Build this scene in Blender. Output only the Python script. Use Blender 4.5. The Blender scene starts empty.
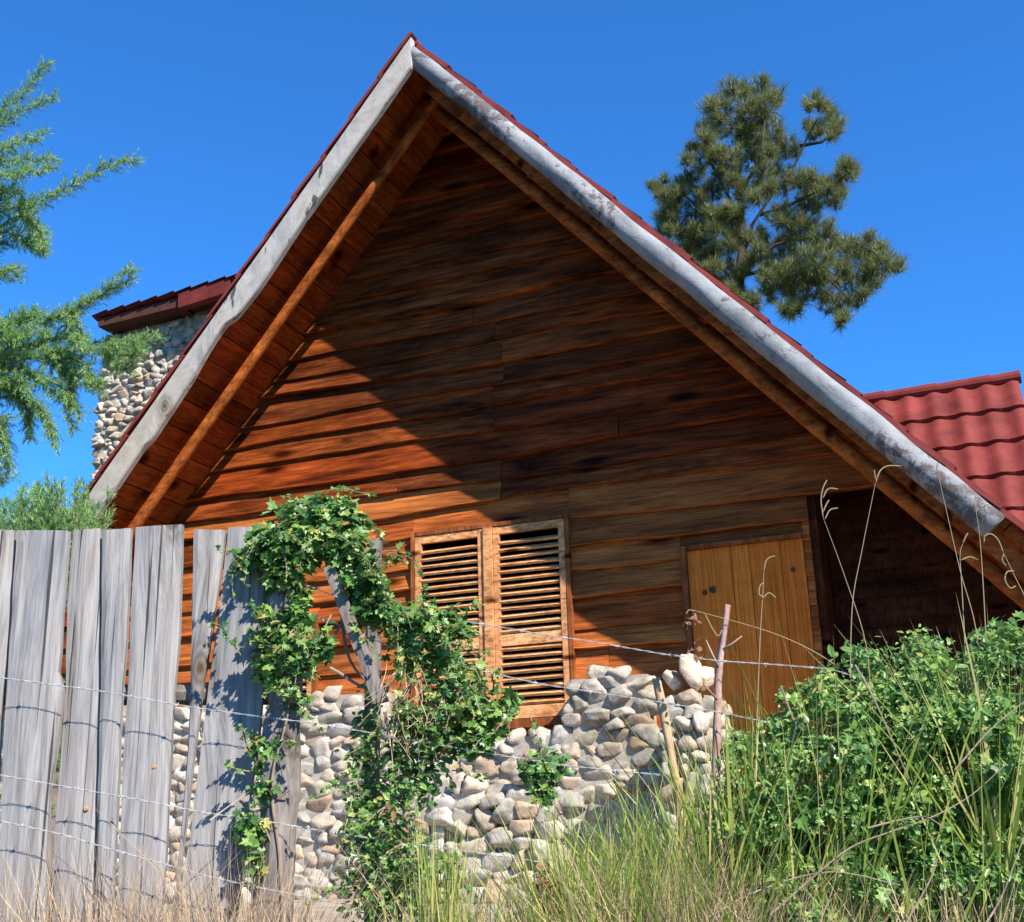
import bpy, math, random
import numpy as np
from mathutils import Vector, Matrix, noise as mnoise

random.seed(7)
rng = np.random.default_rng(7)
SC = bpy.context.scene
COL = SC.collection

# ------------------------------------------------------------------ camera
F = 1193.0
PP = (512.0, 461.0)
EYE = np.array([0.0, 0.0, 1.6])
_n = lambda a: a / np.linalg.norm(a)
CZ = _n(np.array([-107.0, -3731.0, F]))                 # world up seen by the camera
CX = -_n(np.array([-3232.0, 474.0, F]))                 # along the gable wall
CX = _n(CX - CZ * np.dot(CX, CZ))
CY = np.cross(CZ, CX)                                   # into the wall
cam_d = bpy.data.cameras.new('camera')
cam = bpy.data.objects.new('camera', cam_d)
COL.objects.link(cam)
right = Vector((CX[0], CY[0], CZ[0]))
down = Vector((CX[1], CY[1], CZ[1]))
fwd = Vector((CX[2], CY[2], CZ[2]))
m = Matrix.Identity(4)
for i in range(3):
    m[i][0] = right[i]; m[i][1] = -down[i]; m[i][2] = -fwd[i]; m[i][3] = EYE[i]
cam.matrix_world = m
cam_d.sensor_width = 36.0
cam_d.lens = F / 1024.0 * 36.0
cam_d.clip_end = 3000.0
SC.camera = cam

# ------------------------------------------------------------------ light
SUN_TO = Vector((1.512, -1.0, 1.663)).normalized()
elev = math.asin(SUN_TO.z)
azim = math.atan2(SUN_TO.x, SUN_TO.y)
world = bpy.data.worlds.new('World')
SC.world = world
world.use_nodes = True
wt = world.node_tree
sky = wt.nodes.new('ShaderNodeTexSky')
sky.sky_type = 'NISHITA'
sky.sun_disc = False
sky.sun_elevation = elev
sky.sun_rotation = azim
sky.altitude = 2200.0
sky.air_density = 1.2
sky.dust_density = 0.0
sky.ozone_density = 5.0
bg = wt.nodes['Background']
bg.inputs['Strength'].default_value = 0.135
tint = wt.nodes.new('ShaderNodeMix'); tint.data_type = 'RGBA'; tint.blend_type = 'MULTIPLY'
tint.inputs[0].default_value = 1.0
tint.inputs[7].default_value = (0.22, 0.635, 1.0, 1.0)     # deep highland blue
wt.links.new(sky.outputs[0], tint.inputs[6])
wt.links.new(tint.outputs[2], bg.inputs['Color'])
sun_d = bpy.data.lights.new('sun', 'SUN')
sun_d.energy = 5.0
sun_d.angle = math.radians(0.5)
sun_d.color = (1.0, 0.95, 0.86)
sun = bpy.data.objects.new('sun', sun_d)
sun.rotation_euler = (-SUN_TO).to_track_quat('-Z', 'Y').to_euler()
sun.location = (20, -20, 30)
COL.objects.link(sun)
vs = SC.view_settings
vs.view_transform = 'Standard'
vs.look = 'None'
vs.gamma = 1.0
vs.exposure = 1.05
SC.cycles.max_bounces = 8
SC.cycles.transparent_max_bounces = 6


# ------------------------------------------------------------------ helpers
def ray(px, py):
    c = np.array([px - PP[0], py - PP[1], F])
    return np.array([c @ CX, c @ CY, c @ CZ])


def W(px, py, Y):
    """the point of the vertical plane y = Y that lies at a place of the photograph"""
    r = ray(px, py)
    return EYE + r * (Y / r[1])


FA = math.radians(20)
F_DIR = np.array([math.cos(FA), math.sin(FA), 0.0])     # the fence line
F_NRM = np.array([math.sin(FA), -math.cos(FA), 0.0])    # out of the fence, towards the road
_r = ray(300, 700)
F_P0 = EYE + _r * (3.35 / F)


def PF(px, py, off=0.0):
    r = ray(px, py)
    t = ((F_P0 + F_NRM * off - EYE) @ F_NRM) / (r @ F_NRM)
    return EYE + r * t


def nz(x, y=0.0, z=0.0):
    return mnoise.noise(Vector((x, y, z)))


def smooth(pts, k=6):
    P_ = [np.array(p, dtype=float) for p in pts]
    P_ = [2 * P_[0] - P_[1]] + P_ + [2 * P_[-1] - P_[-2]]
    out = []
    for i in range(1, len(P_) - 2):
        a, b, c, d = P_[i - 1:i + 3]
        for j in range(k):
            t = j / k
            out.append(0.5 * (2 * b + (c - a) * t + (2 * a - 5 * b + 4 * c - d) * t * t + (3 * b - a - 3 * c + d) * t ** 3))
    out.append(P_[-2])
    return out


class MB:
    def __init__(s):
        s.v = []; s.f = []; s.big = []

    def add(s, vs_, fs_):
        o = len(s.v)
        s.v.extend([tuple(map(float, p)) for p in vs_])
        s.f.extend([tuple(i + o for i in f) for f in fs_])

    def hexa(s, p):
        """8 points: bottom loop then top loop"""
        s.add(p, [(3, 2, 1, 0), (4, 5, 6, 7), (0, 1, 5, 4), (1, 2, 6, 5), (2, 3, 7, 6), (3, 0, 4, 7)])

    def box(s, x0, x1, y0, y1, z0, z1):
        s.hexa([(x0, y0, z0), (x1, y0, z0), (x1, y1, z0), (x0, y1, z0),
                (x0, y0, z1), (x1, y0, z1), (x1, y1, z1), (x0, y1, z1)])

    def grid(s, P):
        """P[i][j] points"""
        n, k = len(P), len(P[0])
        s.add([p for r in P for p in r],
              [(i * k + j, i * k + j + 1, (i + 1) * k + j + 1, (i + 1) * k + j) for i in range(n - 1) for j in range(k - 1)])

    def tube(s, pts, radii, n=8, rough=0.0, seed=0.0, caps=True, freq=3.0):
        pts = [Vector(p) for p in pts]
        vs_, fs_ = [], []
        up = Vector((0.13, 0.21, 1.0))
        for i, p in enumerate(pts):
            d = (pts[min(i + 1, len(pts) - 1)] - pts[max(i - 1, 0)])
            if d.length < 1e-9: d = Vector((0, 0, 1))
            d.normalize()
            if abs(d.dot(up.normalized())) > 0.97: up = Vector((1, 0.2, 0.1))
            a = d.cross(up).normalized(); b = d.cross(a)
            r = radii[i] if hasattr(radii, '__len__') else radii
            for k in range(n):
                t = 2 * math.pi * k / n
                q = a * math.cos(t) + b * math.sin(t)
                rr = r
                if rough: rr *= 1 + rough * nz(p.x * freq + q.x * 1.3 + seed, p.y * freq + q.y * 1.3, p.z * freq + q.z * 1.3)
                vs_.append(p + q * rr)
        for i in range(len(pts) - 1):
            for k in range(n):
                fs_.append((i * n + k, i * n + (k + 1) % n, (i + 1) * n + (k + 1) % n, (i + 1) * n + k))
        if caps:
            fs_.append(tuple(range(n - 1, -1, -1)))
            fs_.append(tuple((len(pts) - 1) * n + k for k in range(n)))
        s.add(vs_, fs_)

    def batch(s, V, faces):
        """V: (n, k, 3) copies of one small shape with the given faces"""
        s.big.append((np.asarray(V, dtype=np.float64), faces))

    def build(s, name, mat, parent=None, smooth=False, origin=None):
        vs_ = list(s.v); fs_ = list(s.f)
        o = len(vs_)
        for V, faces in s.big:
            n, k, _ = V.shape
            vs_.extend(map(tuple, V.reshape(-1, 3)))
            for i in range(n):
                b = o + i * k
                fs_.extend([tuple(b + q for q in f) for f in faces])
            o += n * k
        off = np.zeros(3)
        p = parent
        while p is not None:
            off = off + np.array(p.location); p = p.parent
        if parent is None and origin is not None: off = np.array(origin, dtype=float)
        A = np.array(vs_, dtype=np.float64) - off
        me = bpy.data.meshes.new(name)
        me.from_pydata(A.tolist(), [], fs_)
        me.update()
        if smooth:
            me.polygons.foreach_set('use_smooth', [True] * len(me.polygons))
        me.materials.append(mat)
        ob = bpy.data.objects.new(name, me)
        COL.objects.link(ob)
        if parent is not None: ob.parent = parent
        elif origin is not None: ob.location = origin
        return ob


def thing(name, label, cat, loc=(0, 0, 0), group=None):
    o = bpy.data.objects.new(name, None)
    COL.objects.link(o)
    o.location = tuple(map(float, loc))
    o['label'] = label; o['category'] = cat
    if group: o['group'] = group
    return o


def tag(o, label=None, cat=None, group=None, kind=None):
    if label: o['label'] = label
    if cat: o['category'] = cat
    if group: o['group'] = group
    if kind: o['kind'] = kind
    return o


# ------------------------------------------------------------------ materials
class NT:
    def __init__(s, name, rough=0.7, spec=0.3):
        s.m = bpy.data.materials.new(name); s.m.use_nodes = True
        s.t = s.m.node_tree
        s.b = s.t.nodes['Principled BSDF']
        s.b.inputs['Roughness'].default_value = rough
        s.b.inputs['Specular IOR Level'].default_value = spec

    def n(s, typ, **kw):
        x = s.t.nodes.new(typ)
        for k, v in kw.items():
            if hasattr(x, k) and k not in x.inputs: setattr(x, k, v)
            else: x.inputs[k].default_value = v
        return x

    def l(s, a, b): s.t.links.new(a, b)

    def coords(s, scale=(1, 1, 1), island=True, space='Object'):
        tc = s.n('ShaderNodeTexCoord')
        mp = s.n('ShaderNodeMapping')
        mp.inputs['Scale'].default_value = scale
        s.l(tc.outputs[space], mp.inputs['Vector'])
        if not island: return mp.outputs[0]
        g = s.n('ShaderNodeNewGeometry')
        mu = s.n('ShaderNodeMath', operation='MULTIPLY'); mu.inputs[1].default_value = 53.0
        s.l(g.outputs['Random Per Island'], mu.inputs[0])
        ad = s.n('ShaderNodeVectorMath', operation='ADD')
        s.l(mp.outputs[0], ad.inputs[0]); s.l(mu.outputs[0], ad.inputs[1])
        return ad.outputs[0]

    def island(s):
        return s.n('ShaderNodeNewGeometry').outputs['Random Per Island']

    def noise(s, vec, scale=1.0, detail=5.0, rough=0.6, dist=0.0):
        x = s.n('ShaderNodeTexNoise')
        x.inputs['Scale'].default_value = scale; x.inputs['Detail'].default_value = detail
        x.inputs['Roughness'].default_value = rough; x.inputs['Distortion'].default_value = dist
        s.l(vec, x.inputs['Vector'])
        return x.outputs['Fac']

    def voro(s, vec, scale=1.0):
        x = s.n('ShaderNodeTexVoronoi'); x.inputs['Scale'].default_value = scale
        s.l(vec, x.inputs['Vector'])
        return x.outputs['Distance']

    def voro2(s, su, sv, axes='XZ', island=True):
        """distance to scattered points of a plane (knots), stretched by su, sv"""
        sp = s.n('ShaderNodeSeparateXYZ'); s.l(s.coords((1, 1, 1), False), sp.inputs[0])
        cb = s.n('ShaderNodeCombineXYZ')
        for i, (ax, k) in enumerate(zip(axes, (su, sv))):
            q = s.n('ShaderNodeMath', operation='MULTIPLY'); q.inputs[1].default_value = k
            s.l(sp.outputs['XYZ'.index(ax)], q.inputs[0]); s.l(q.outputs[0], cb.inputs[i])
        vec = cb.outputs[0]
        if island:
            mu = s.n('ShaderNodeMath', operation='MULTIPLY'); mu.inputs[1].default_value = 71.0
            s.l(s.island(), mu.inputs[0])
            ad = s.n('ShaderNodeVectorMath', operation='ADD'); s.l(vec, ad.inputs[0]); s.l(mu.outputs[0], ad.inputs[1]); vec = ad.outputs[0]
        x = s.n('ShaderNodeTexVoronoi', voronoi_dimensions='2D'); x.inputs['Scale'].default_value = 1.0
        s.l(vec, x.inputs['Vector'])
        return x.outputs['Distance']

    def ramp(s, fac, stops, interp='LINEAR'):
        r = s.n('ShaderNodeValToRGB'); cr = r.color_ramp; cr.interpolation = interp
        while len(cr.elements) < len(stops): cr.elements.new(0.5)
        for e, (p, c) in zip(cr.elements, stops):
            e.position = p
            e.color = (c, c, c, 1) if not hasattr(c, '__len__') else (*c, 1)
        s.l(fac, r.inputs[0])
        return r.outputs[0]

    def mix(s, a, b, fac, mode='MIX'):
        x = s.n('ShaderNodeMix', data_type='RGBA', blend_type=mode)
        if hasattr(fac, 'is_linked') or not isinstance(fac, (int, float)): s.l(fac, x.inputs[0])
        else: x.inputs[0].default_value = fac
        for q, i in ((a, 6), (b, 7)):
            if isinstance(q, tuple): x.inputs[i].default_value = (*q, 1)
            else: s.l(q, x.inputs[i])
        return x.outputs[2]

    def color(s, c):
        if isinstance(c, tuple): s.b.inputs['Base Color'].default_value = (*c, 1)
        else: s.l(c, s.b.inputs['Base Color'])

    def bump(s, h, strength=0.3, dist=0.01):
        x = s.n('ShaderNodeBump'); x.inputs['Strength'].default_value = strength; x.inputs['Distance'].default_value = dist
        s.l(h, x.inputs['Height']); s.l(x.outputs[0], s.b.inputs['Normal'])

    def leafy(s, amount=0.35, col=None):
        tr = s.n('ShaderNodeBsdfTranslucent')
        if col is not None: s.l(col, tr.inputs['Color'])
        mx = s.n('ShaderNodeMixShader'); mx.inputs[0].default_value = amount
        out = s.t.nodes['Material Output']
        s.l(s.b.outputs[0], mx.inputs[1]); s.l(tr.outputs[0], mx.inputs[2]); s.l(mx.outputs[0], out.inputs['Surface'])


def wood_mat(name, dark, light, tints, grain=(1.0, 0.5, 14), rough=0.6, bump=0.35, stain=0.6, spec=0.06, knot=(1.1, 3.2, 'XZ')):
    M = NT(name, rough, spec)
    v = M.coords(grain)
    g = M.noise(v, 1.6, 7, 0.65, 0.6)
    base = M.ramp(g, [(0.28, dark), (0.5, tuple((a + b) / 2 for a, b in zip(dark, light))), (0.72, light)])
    tint = M.ramp(M.island(), [(i / max(1, len(tints) - 1), t) for i, t in enumerate(tints)])
    c = M.mix(base, tint, 1.0, 'MULTIPLY')
    w = M.noise(M.coords((0.8, 0.5, 6.5)), 1.3, 8, 0.72, 0.5)
    c = M.mix(c, M.ramp(w, [(0.34, 1 - stain), (0.55, 1.0)]), 1.0, 'MULTIPLY')
    w2 = M.noise(M.coords((0.35, 1, 1.4), False), 1.6, 9, 0.74, 0.6)
    c = M.mix(c, M.ramp(w2, [(0.33, 1 - 0.85 * stain), (0.52, 1.0)]), 1.0, 'MULTIPLY')
    kv = M.voro2(*knot)
    c = M.mix(c, M.ramp(kv, [(0.03, (0.16, 0.1, 0.08)), (0.055, (0.5, 0.4, 0.35)), (0.09, (1, 1, 1))]), 1.0, 'MULTIPLY')
    fk = (7, 7, 1.2) if grain[2] < grain[0] else (2.5, 7, 7)
    fg = M.noise(M.coords(tuple(a * b for a, b in zip(grain, fk))), 1.6, 4, 0.6)
    c = M.mix(c, M.ramp(fg, [(0.34, 0.45), (0.48, 0.95), (0.66, 1.28)]), 0.9, 'MULTIPLY')
    M.color(c)
    M.bump(fg, bump, 0.008)
    return M.m


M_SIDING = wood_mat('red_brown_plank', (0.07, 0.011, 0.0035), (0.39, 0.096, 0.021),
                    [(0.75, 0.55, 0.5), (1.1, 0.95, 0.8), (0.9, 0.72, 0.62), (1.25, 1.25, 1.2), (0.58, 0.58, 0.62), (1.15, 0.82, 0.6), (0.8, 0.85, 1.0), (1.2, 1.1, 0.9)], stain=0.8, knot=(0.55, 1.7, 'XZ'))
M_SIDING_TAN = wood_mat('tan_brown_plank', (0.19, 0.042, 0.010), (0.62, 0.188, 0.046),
                        [(0.8, 0.62, 0.55), (1.1, 1.08, 1.0), (0.82, 0.76, 0.72), (1.25, 1.3, 1.25), (0.55, 0.5, 0.5), (1.1, 0.85, 0.7), (1.0, 1.0, 1.0), (1.25, 1.2, 1.0)], stain=0.5, knot=(0.55, 1.7, 'XZ'))  # tan planks, brightened further to hold light bounced onto the lower courses
M_FRAME = wood_mat('reddish_frame_wood', (0.16, 0.040, 0.013), (0.40, 0.13, 0.04), [(1, 1, 1), (0.85, 0.8, 0.8)], grain=(8, 8, 2), stain=0.3)
M_SOFFIT = wood_mat('red_soffit_board', (0.15, 0.024, 0.005), (0.38, 0.07, 0.013), [(0.7, 0.7, 0.7), (1.15, 1.0, 1.0), (0.85, 1.1, 1.0), (1.1, 1.3, 1.2)], grain=(10, 1, 10), stain=0.4, knot=(1.6, 1.1, 'XY'))
M_POLE = wood_mat('orange_pole_wood', (0.20, 0.040, 0.009), (0.54, 0.165, 0.036), [(1, 1, 1), (1, 0.95, 0.9)], grain=(3, 9, 3), stain=0.45, knot=(2.4, 1.6, 'XZ'))
M_SHUTTER = wood_mat('varnished_shutter_wood', (0.44, 0.18, 0.066), (0.80, 0.43, 0.19), [(0.85, 0.8, 0.75), (1.1, 1.1, 1.1), (0.9, 0.78, 0.72), (1.05, 1.0, 0.9)], grain=(4, 8, 4), stain=0.3)
M_DOOR = wood_mat('honey_door_plank', (0.55, 0.135, 0.017), (0.80, 0.235, 0.034), [(0.9, 0.85, 0.8), (1.1, 1.05, 1.0), (1.0, 0.85, 0.75)], grain=(14, 10, 1.0), stain=0.15, knot=(1.5, 0.9, 'XZ'))
M_DARKWOOD = wood_mat('dark_shade_wood', (0.05, 0.014, 0.006), (0.14, 0.04, 0.014), [(1, 1, 1), (0.9, 0.9, 0.9)], grain=(6, 6, 3))  # dark colour holds the deep shade of the porch recess


def grey_wood(name, dark, light, grain, warm=(0.30, 0.21, 0.12), knots=(5.0, 2.0)):
    M = NT(name, 0.85, 0.15)
    kd = M.voro2(knots[0], knots[1])
    push = M.ramp(kd, [(0.0, 1.0), (0.12, 0.55), (0.4, 0.0)])
    v = M.coords(grain, True)
    ad = M.n('ShaderNodeVectorMath', operation='MULTIPLY_ADD')
    M.l(push, ad.inputs[0]); ad.inputs[1].default_value = (2.6, 0.0, 0.6); M.l(v, ad.inputs[2])
    v = ad.outputs[0]
    g = M.noise(v, 1.2, 9, 0.72, 0.5)
    c = M.ramp(g, [(0.26, dark), (0.47, tuple(0.45 * a + 0.55 * b for a, b in zip(dark, light))), (0.66, light)])
    w = M.noise(M.coords((5.0, 5.0, 1.2)), 1.2, 5, 0.6, 0.6)
    c = M.mix(c, M.ramp(w, [(0.3, (0.66, 0.70, 0.76)), (0.47, (1, 1, 1)), (0.62, (1.0, 0.97, 0.95)), (0.80, (0.80, 0.68, 0.56))]), 1.0, 'MULTIPLY')
    kn = M.ramp(kd, [(0.012, (0.25, 0.18, 0.13)), (0.03, (0.62, 0.54, 0.44)), (0.045, (0.42, 0.38, 0.35)), (0.065, (0.85, 0.82, 0.79)), (0.08, (0.66, 0.63, 0.61)), (0.13, (1, 1, 1))])
    c = M.mix(c, kn, 1.0, 'MULTIPLY')
    cr = M.noise(M.coords((grain[0] * 0.7, grain[1] * 0.7, grain[2] * 0.22)), 2.0, 3, 0.5)
    c = M.mix(c, M.ramp(cr, [(0.325, 0.15), (0.365, 1.0)]), 0.95, 'MULTIPLY')
    M.color(c); M.bump(g, 0.5, 0.006)
    return M.m


M_FENCE = grey_wood('weathered_grey_board', (0.085, 0.078, 0.075), (0.365, 0.340, 0.322), (46, 46, 2.0), knots=(2.6, 1.15))
M_POST = grey_wood('split_bark_post', (0.05, 0.042, 0.038), (0.27, 0.23, 0.205), (34, 34, 2.6))
M_BARGE = grey_wood('weathered_barge_board', (0.26, 0.235, 0.205), (0.46, 0.42, 0.375), (7, 20, 7), knots=(1.5, 1.1))


def log_mat():
    M = NT('peeling_painted_log', 0.75, 0.2)
    v = M.coords((1, 1, 1), False)
    a = M.noise(v, 3.0, 6, 0.65)
    c = M.ramp(a, [(0.3, (0.12, 0.125, 0.13)), (0.5, (0.22, 0.222, 0.225)), (0.7, (0.30, 0.295, 0.29))])
    p = M.noise(v, 9.0, 8, 0.75, 0.4)
    q = M.noise(v, 1.1, 3, 0.5)
    pq = M.n('ShaderNodeMath', operation='ADD'); M.l(p, pq.inputs[0])
    qs = M.n('ShaderNodeMath', operation='MULTIPLY'); qs.inputs[1].default_value = 0.9; M.l(q, qs.inputs[0]); M.l(qs.outputs[0], pq.inputs[1])
    c = M.mix((0.10, 0.08, 0.075), c, M.ramp(pq.outputs[0], [(0.89, 0.0), (0.95, 1.0)]))
    M.color(c); M.bump(p, 0.7, 0.02)
    return M.m


M_LOG = log_mat()


def stone_mat(name, gain=1.0):
    M = NT(name, 0.8, 0.25)
    k = lambda *c: tuple(gain * x * q for x, q in zip(c, (1.12, 1.03, 0.91)))
    t = M.ramp(M.island(), [(0.0, k(0.40, 0.37, 0.33)), (0.17, k(0.30, 0.29, 0.28)), (0.34, k(0.46, 0.40, 0.32)), (0.5, k(0.36, 0.36, 0.36)),
                            (0.66, k(0.50, 0.46, 0.41)), (0.83, k(0.38, 0.28, 0.21)), (1.0, k(0.44, 0.43, 0.41))])
    n = M.noise(M.coords((1, 1, 1)), 16.0, 9, 0.75, 0.3)
    c = M.mix(t, M.ramp(n, [(0.3, 0.38), (0.48, 0.9), (0.68, 1.15)]), 1.0, 'MULTIPLY')
    d = M.noise(M.coords((1, 1, 1), False), 2.2, 6, 0.7)
    c = M.mix(c, M.ramp(d, [(0.36, (0.55, 0.50, 0.40)), (0.5, (1, 1, 1))]), 1.0, 'MULTIPLY')
    M.color(c); M.bump(n, 0.6, 0.02)
    return M.m


M_STONE = stone_mat('river_cobble')
M_PALE = stone_mat('pale_rock', 1.75)


def plain(name, c1, c2, scale=6.0, rough=0.85, bump=0.3, spec=0.2):
    M = NT(name, rough, spec)
    n = M.noise(M.coords((1, 1, 1), False), scale, 7, 0.65)
    M.color(M.ramp(n, [(0.3, c1), (0.7, c2)])); M.bump(n, bump, 0.01)
    return M.m


M_MORTAR = plain('grey_mortar', (0.22, 0.185, 0.145), (0.46, 0.40, 0.325), 14)
M_TILE = plain('red_metal_tile', (0.095, 0.016, 0.012), (0.21, 0.036, 0.027), 4.5, 0.65, 0.25, 0.15)
M_TILE_OLD = plain('dark_red_verge', (0.12, 0.020, 0.017), (0.24, 0.042, 0.033), 5.0, 0.6, 0.15)
M_FASCIA = plain('dark_brown_fascia', (0.05, 0.02, 0.015), (0.10, 0.035, 0.025), 8.0)
M_WIRE = plain('galvanised_wire', (0.32, 0.31, 0.30), (0.52, 0.51, 0.49), 20, 0.6, 0.0, 0.3)
def soil():
    M = NT('ground_soil', 0.95, 0.1)
    v = M.coords((1, 1, 1), False)
    n = M.noise(v, 3.0, 7, 0.65)
    pale = M.ramp(n, [(0.3, (0.20, 0.16, 0.11)), (0.7, (0.42, 0.36, 0.28))])
    turf = M.ramp(n, [(0.3, (0.035, 0.045, 0.018)), (0.7, (0.10, 0.09, 0.045))])
    sx = M.n('ShaderNodeSeparateXYZ'); M.l(v, sx.inputs[0])
    my = M.n('ShaderNodeMath', operation='MULTIPLY_ADD'); M.l(n, my.inputs[0]); my.inputs[1].default_value = 1.6; M.l(sx.outputs[1], my.inputs[2])
    a_ = M.ramp(M_scale(M, my.outputs[0], 0.05), [(0.28, 0.0), (0.30, 1.0), (0.48, 1.0), (0.6, 0.0)])
    M.color(M.mix(turf, pale, a_)); M.bump(n, 0.5, 0.02)
    return M.m


def M_scale(M, sock, k):
    x = M.n('ShaderNodeMath', operation='MULTIPLY'); M.l(sock, x.inputs[0]); x.inputs[1].default_value = k
    return x.outputs[0]


M_SOIL = soil()
M_STICK = plain('peeled_stick', (0.34, 0.18, 0.09), (0.58, 0.38, 0.22), 9)
M_REDSTICK = plain('reddish_stick', (0.20, 0.065, 0.045), (0.50, 0.36, 0.30), 14)
M_BARK = plain('grey_brown_bark', (0.07, 0.05, 0.04), (0.20, 0.15, 0.12), 9, 0.9, 0.6)
M_PINEBARK = plain('dark_pine_bark', (0.03, 0.022, 0.018), (0.10, 0.075, 0.06), 4, 0.9, 0.5)
M_VINEWOOD = plain('vine_stem_wood', (0.16, 0.11, 0.08), (0.34, 0.26, 0.2), 12)


def leaf_mat(name, stops, trans=0.35, rough=0.45, spec=0.35):
    M = NT(name, rough, spec)
    c = M.ramp(M.island(), stops)
    M.color(c); M.leafy(trans, c)
    return M.m


M_VINE = leaf_mat('vine_leaf', [(0, (0.035, 0.10, 0.02)), (0.3, (0.075, 0.18, 0.035)), (0.62, (0.15, 0.29, 0.06)), (0.88, (0.29, 0.41, 0.10)), (0.95, (0.44, 0.40, 0.10)), (1.0, (0.34, 0.20, 0.08))], 0.38, 0.38, 0.45)
M_SHRUB = leaf_mat('shrub_leaf', [(0, (0.05, 0.125, 0.03)), (0.35, (0.11, 0.23, 0.055)), (0.7, (0.20, 0.36, 0.085)), (0.9, (0.27, 0.39, 0.11)), (1.0, (0.42, 0.42, 0.14))], 0.38, 0.38, 0.4)
M_SHRUB_YOUNG = leaf_mat('young_shrub_leaf', [(0, (0.13, 0.24, 0.05)), (0.5, (0.22, 0.36, 0.08)), (0.9, (0.36, 0.46, 0.12)), (1.0, (0.46, 0.38, 0.12))], 0.4, 0.42, 0.35)
M_GRASS = leaf_mat('green_grass_blade', [(0, (0.13, 0.25, 0.04)), (0.35, (0.25, 0.38, 0.06)), (0.65, (0.52, 0.54, 0.12)), (1.0, (0.68, 0.56, 0.26))], 0.48, 0.5)
M_DRY = leaf_mat('dry_grass_straw', [(0, (0.26, 0.16, 0.10)), (0.4, (0.46, 0.32, 0.19)), (0.8, (0.60, 0.46, 0.28)), (1.0, (0.36, 0.20, 0.16))], 0.2, 0.6)
M_STALK = leaf_mat('seed_stalk', [(0, (0.24, 0.17, 0.09)), (0.6, (0.32, 0.23, 0.12)), (1.0, (0.28, 0.22, 0.09))], 0.15, 0.6)
M_JUNIPER = leaf_mat('juniper_twig', [(0, (0.11, 0.23, 0.08)), (0.5, (0.22, 0.39, 0.12)), (0.85, (0.36, 0.52, 0.18)), (1.0, (0.48, 0.54, 0.2))], 0.45, 0.6)
M_PINE = leaf_mat('pine_needle', [(0, (0.06, 0.10, 0.032)), (0.4, (0.14, 0.19, 0.05)), (0.7, (0.26, 0.28, 0.085)), (0.86, (0.30, 0.22, 0.11)), (1.0, (0.22, 0.15, 0.10))], 0.3, 0.5)
M_DEADLEAF = leaf_mat('dead_brown_leaf', [(0, (0.16, 0.06, 0.035)), (1.0, (0.32, 0.16, 0.09))], 0.2, 0.6)

# ------------------------------------------------------------------ ground
def ground_z(x, y):
    t = min(1.0, max(0.0, (y - 0.36 * x * 0 - 1.7) / 1.7))
    t = t * t * (3 - 2 * t)
    return 1.05 * t + 0.2 * min(1.0, max(0.0, (y - 3.4) / 2.0)) + 0.03 * nz(x * 0.8, y * 0.8, 3.1)


gb = MB()
xs = sorted(set([-900, -300, -100, -40, -20] + [round(-14 + 0.5 * i, 2) for i in range(57)] + [20, 40, 100, 300, 900]))
ys = sorted(set([-900, -300, -100, -40, -15, -6, -3, -1] + [round(0.3 * i, 2) for i in range(40)] + [14, 18, 25, 40, 100, 300, 900]))
gb.grid([[(x, y, ground_z(x, y)) for x in xs] for y in ys])
go = gb.build('ground', M_SOIL, smooth=True)
tag(go, kind='structure')

# ------------------------------------------------------------------ the cabin
WALL = 8.0
RX, RZ = -3.46, 7.595                # ridge of the roof, top of the tiles
ML, MR = 1.205, 1.155               # slopes of the left and the right half
FRONT = 7.12                         # front edge of the roof
BACK = 13.0
XL, XR = -6.75, 0.85                # eaves
cabin = thing('cabin', 'red-brown plank cabin with a steep gable and a peeling grey log edging its roof', 'cabin', (-3.5, WALL, 1.2))


def roof_z(x, drop=0.0):
    """height of the roof at x, `drop` metres below its top (measured square to the slope)"""
    if x <= RX: return RZ - ML * (RX - x) - drop * math.sqrt(1 + ML * ML)
    return RZ - MR * (x - RX) - drop * math.sqrt(1 + MR * MR)


def roof_x(z, side, drop):
    m_ = ML if side < 0 else MR
    return RX + side * (RZ - drop * math.sqrt(1 + m_ * m_) - z) / m_


# plank siding: courses of lapped, wavy boards; windows and door left open
WIN = (-3.90, -2.64, 2.36, 3.86)
DOOR = (-1.84, -1.00, 1.30, 3.52)
WIN2 = (-5.20, -4.70, 2.26, 3.30)
PORCH = (-0.955, 6.0, 0.0, 3.80)     # recess right of the door, under the low end of the roof
HOLES = [WIN, DOOR, WIN2, PORCH]
sid_red, sid_tan = MB(), MB()


def plank(sid, x0b, x1b, x0t, x1t, zl, zu, seed, yb):
    """one board; zl, zu are functions of x"""
    n = max(2, int((max(x1b, x1t) - min(x0b, x0t)) / 0.11))
    P = []
    for i in range(n + 1):
        u = i / n
        xb = x0b + (x1b - x0b) * u; xt = x0t + (x1t - x0t) * u
        y0 = WALL - yb - 0.007 * nz(xb * 0.9, seed, 1.7)
        a = zl(xb); b = zu(xt)
        P.append([(xt, WALL + 0.012, b), (xt, WALL - 0.008, b), ((xb + xt) / 2, (y0 + WALL - 0.012) / 2, (a + b) / 2), (xb, y0, a + 0.006), (xb, y0 + 0.006, a), (xb, WALL + 0.004, a)])
    sid.grid(P)
    sid.add([P[0][k] for k in range(6)], [(0, 1, 2, 3, 4, 5)])
    sid.add([P[-1][k] for k in range(6)], [(5, 4, 3, 2, 1, 0)])


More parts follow.
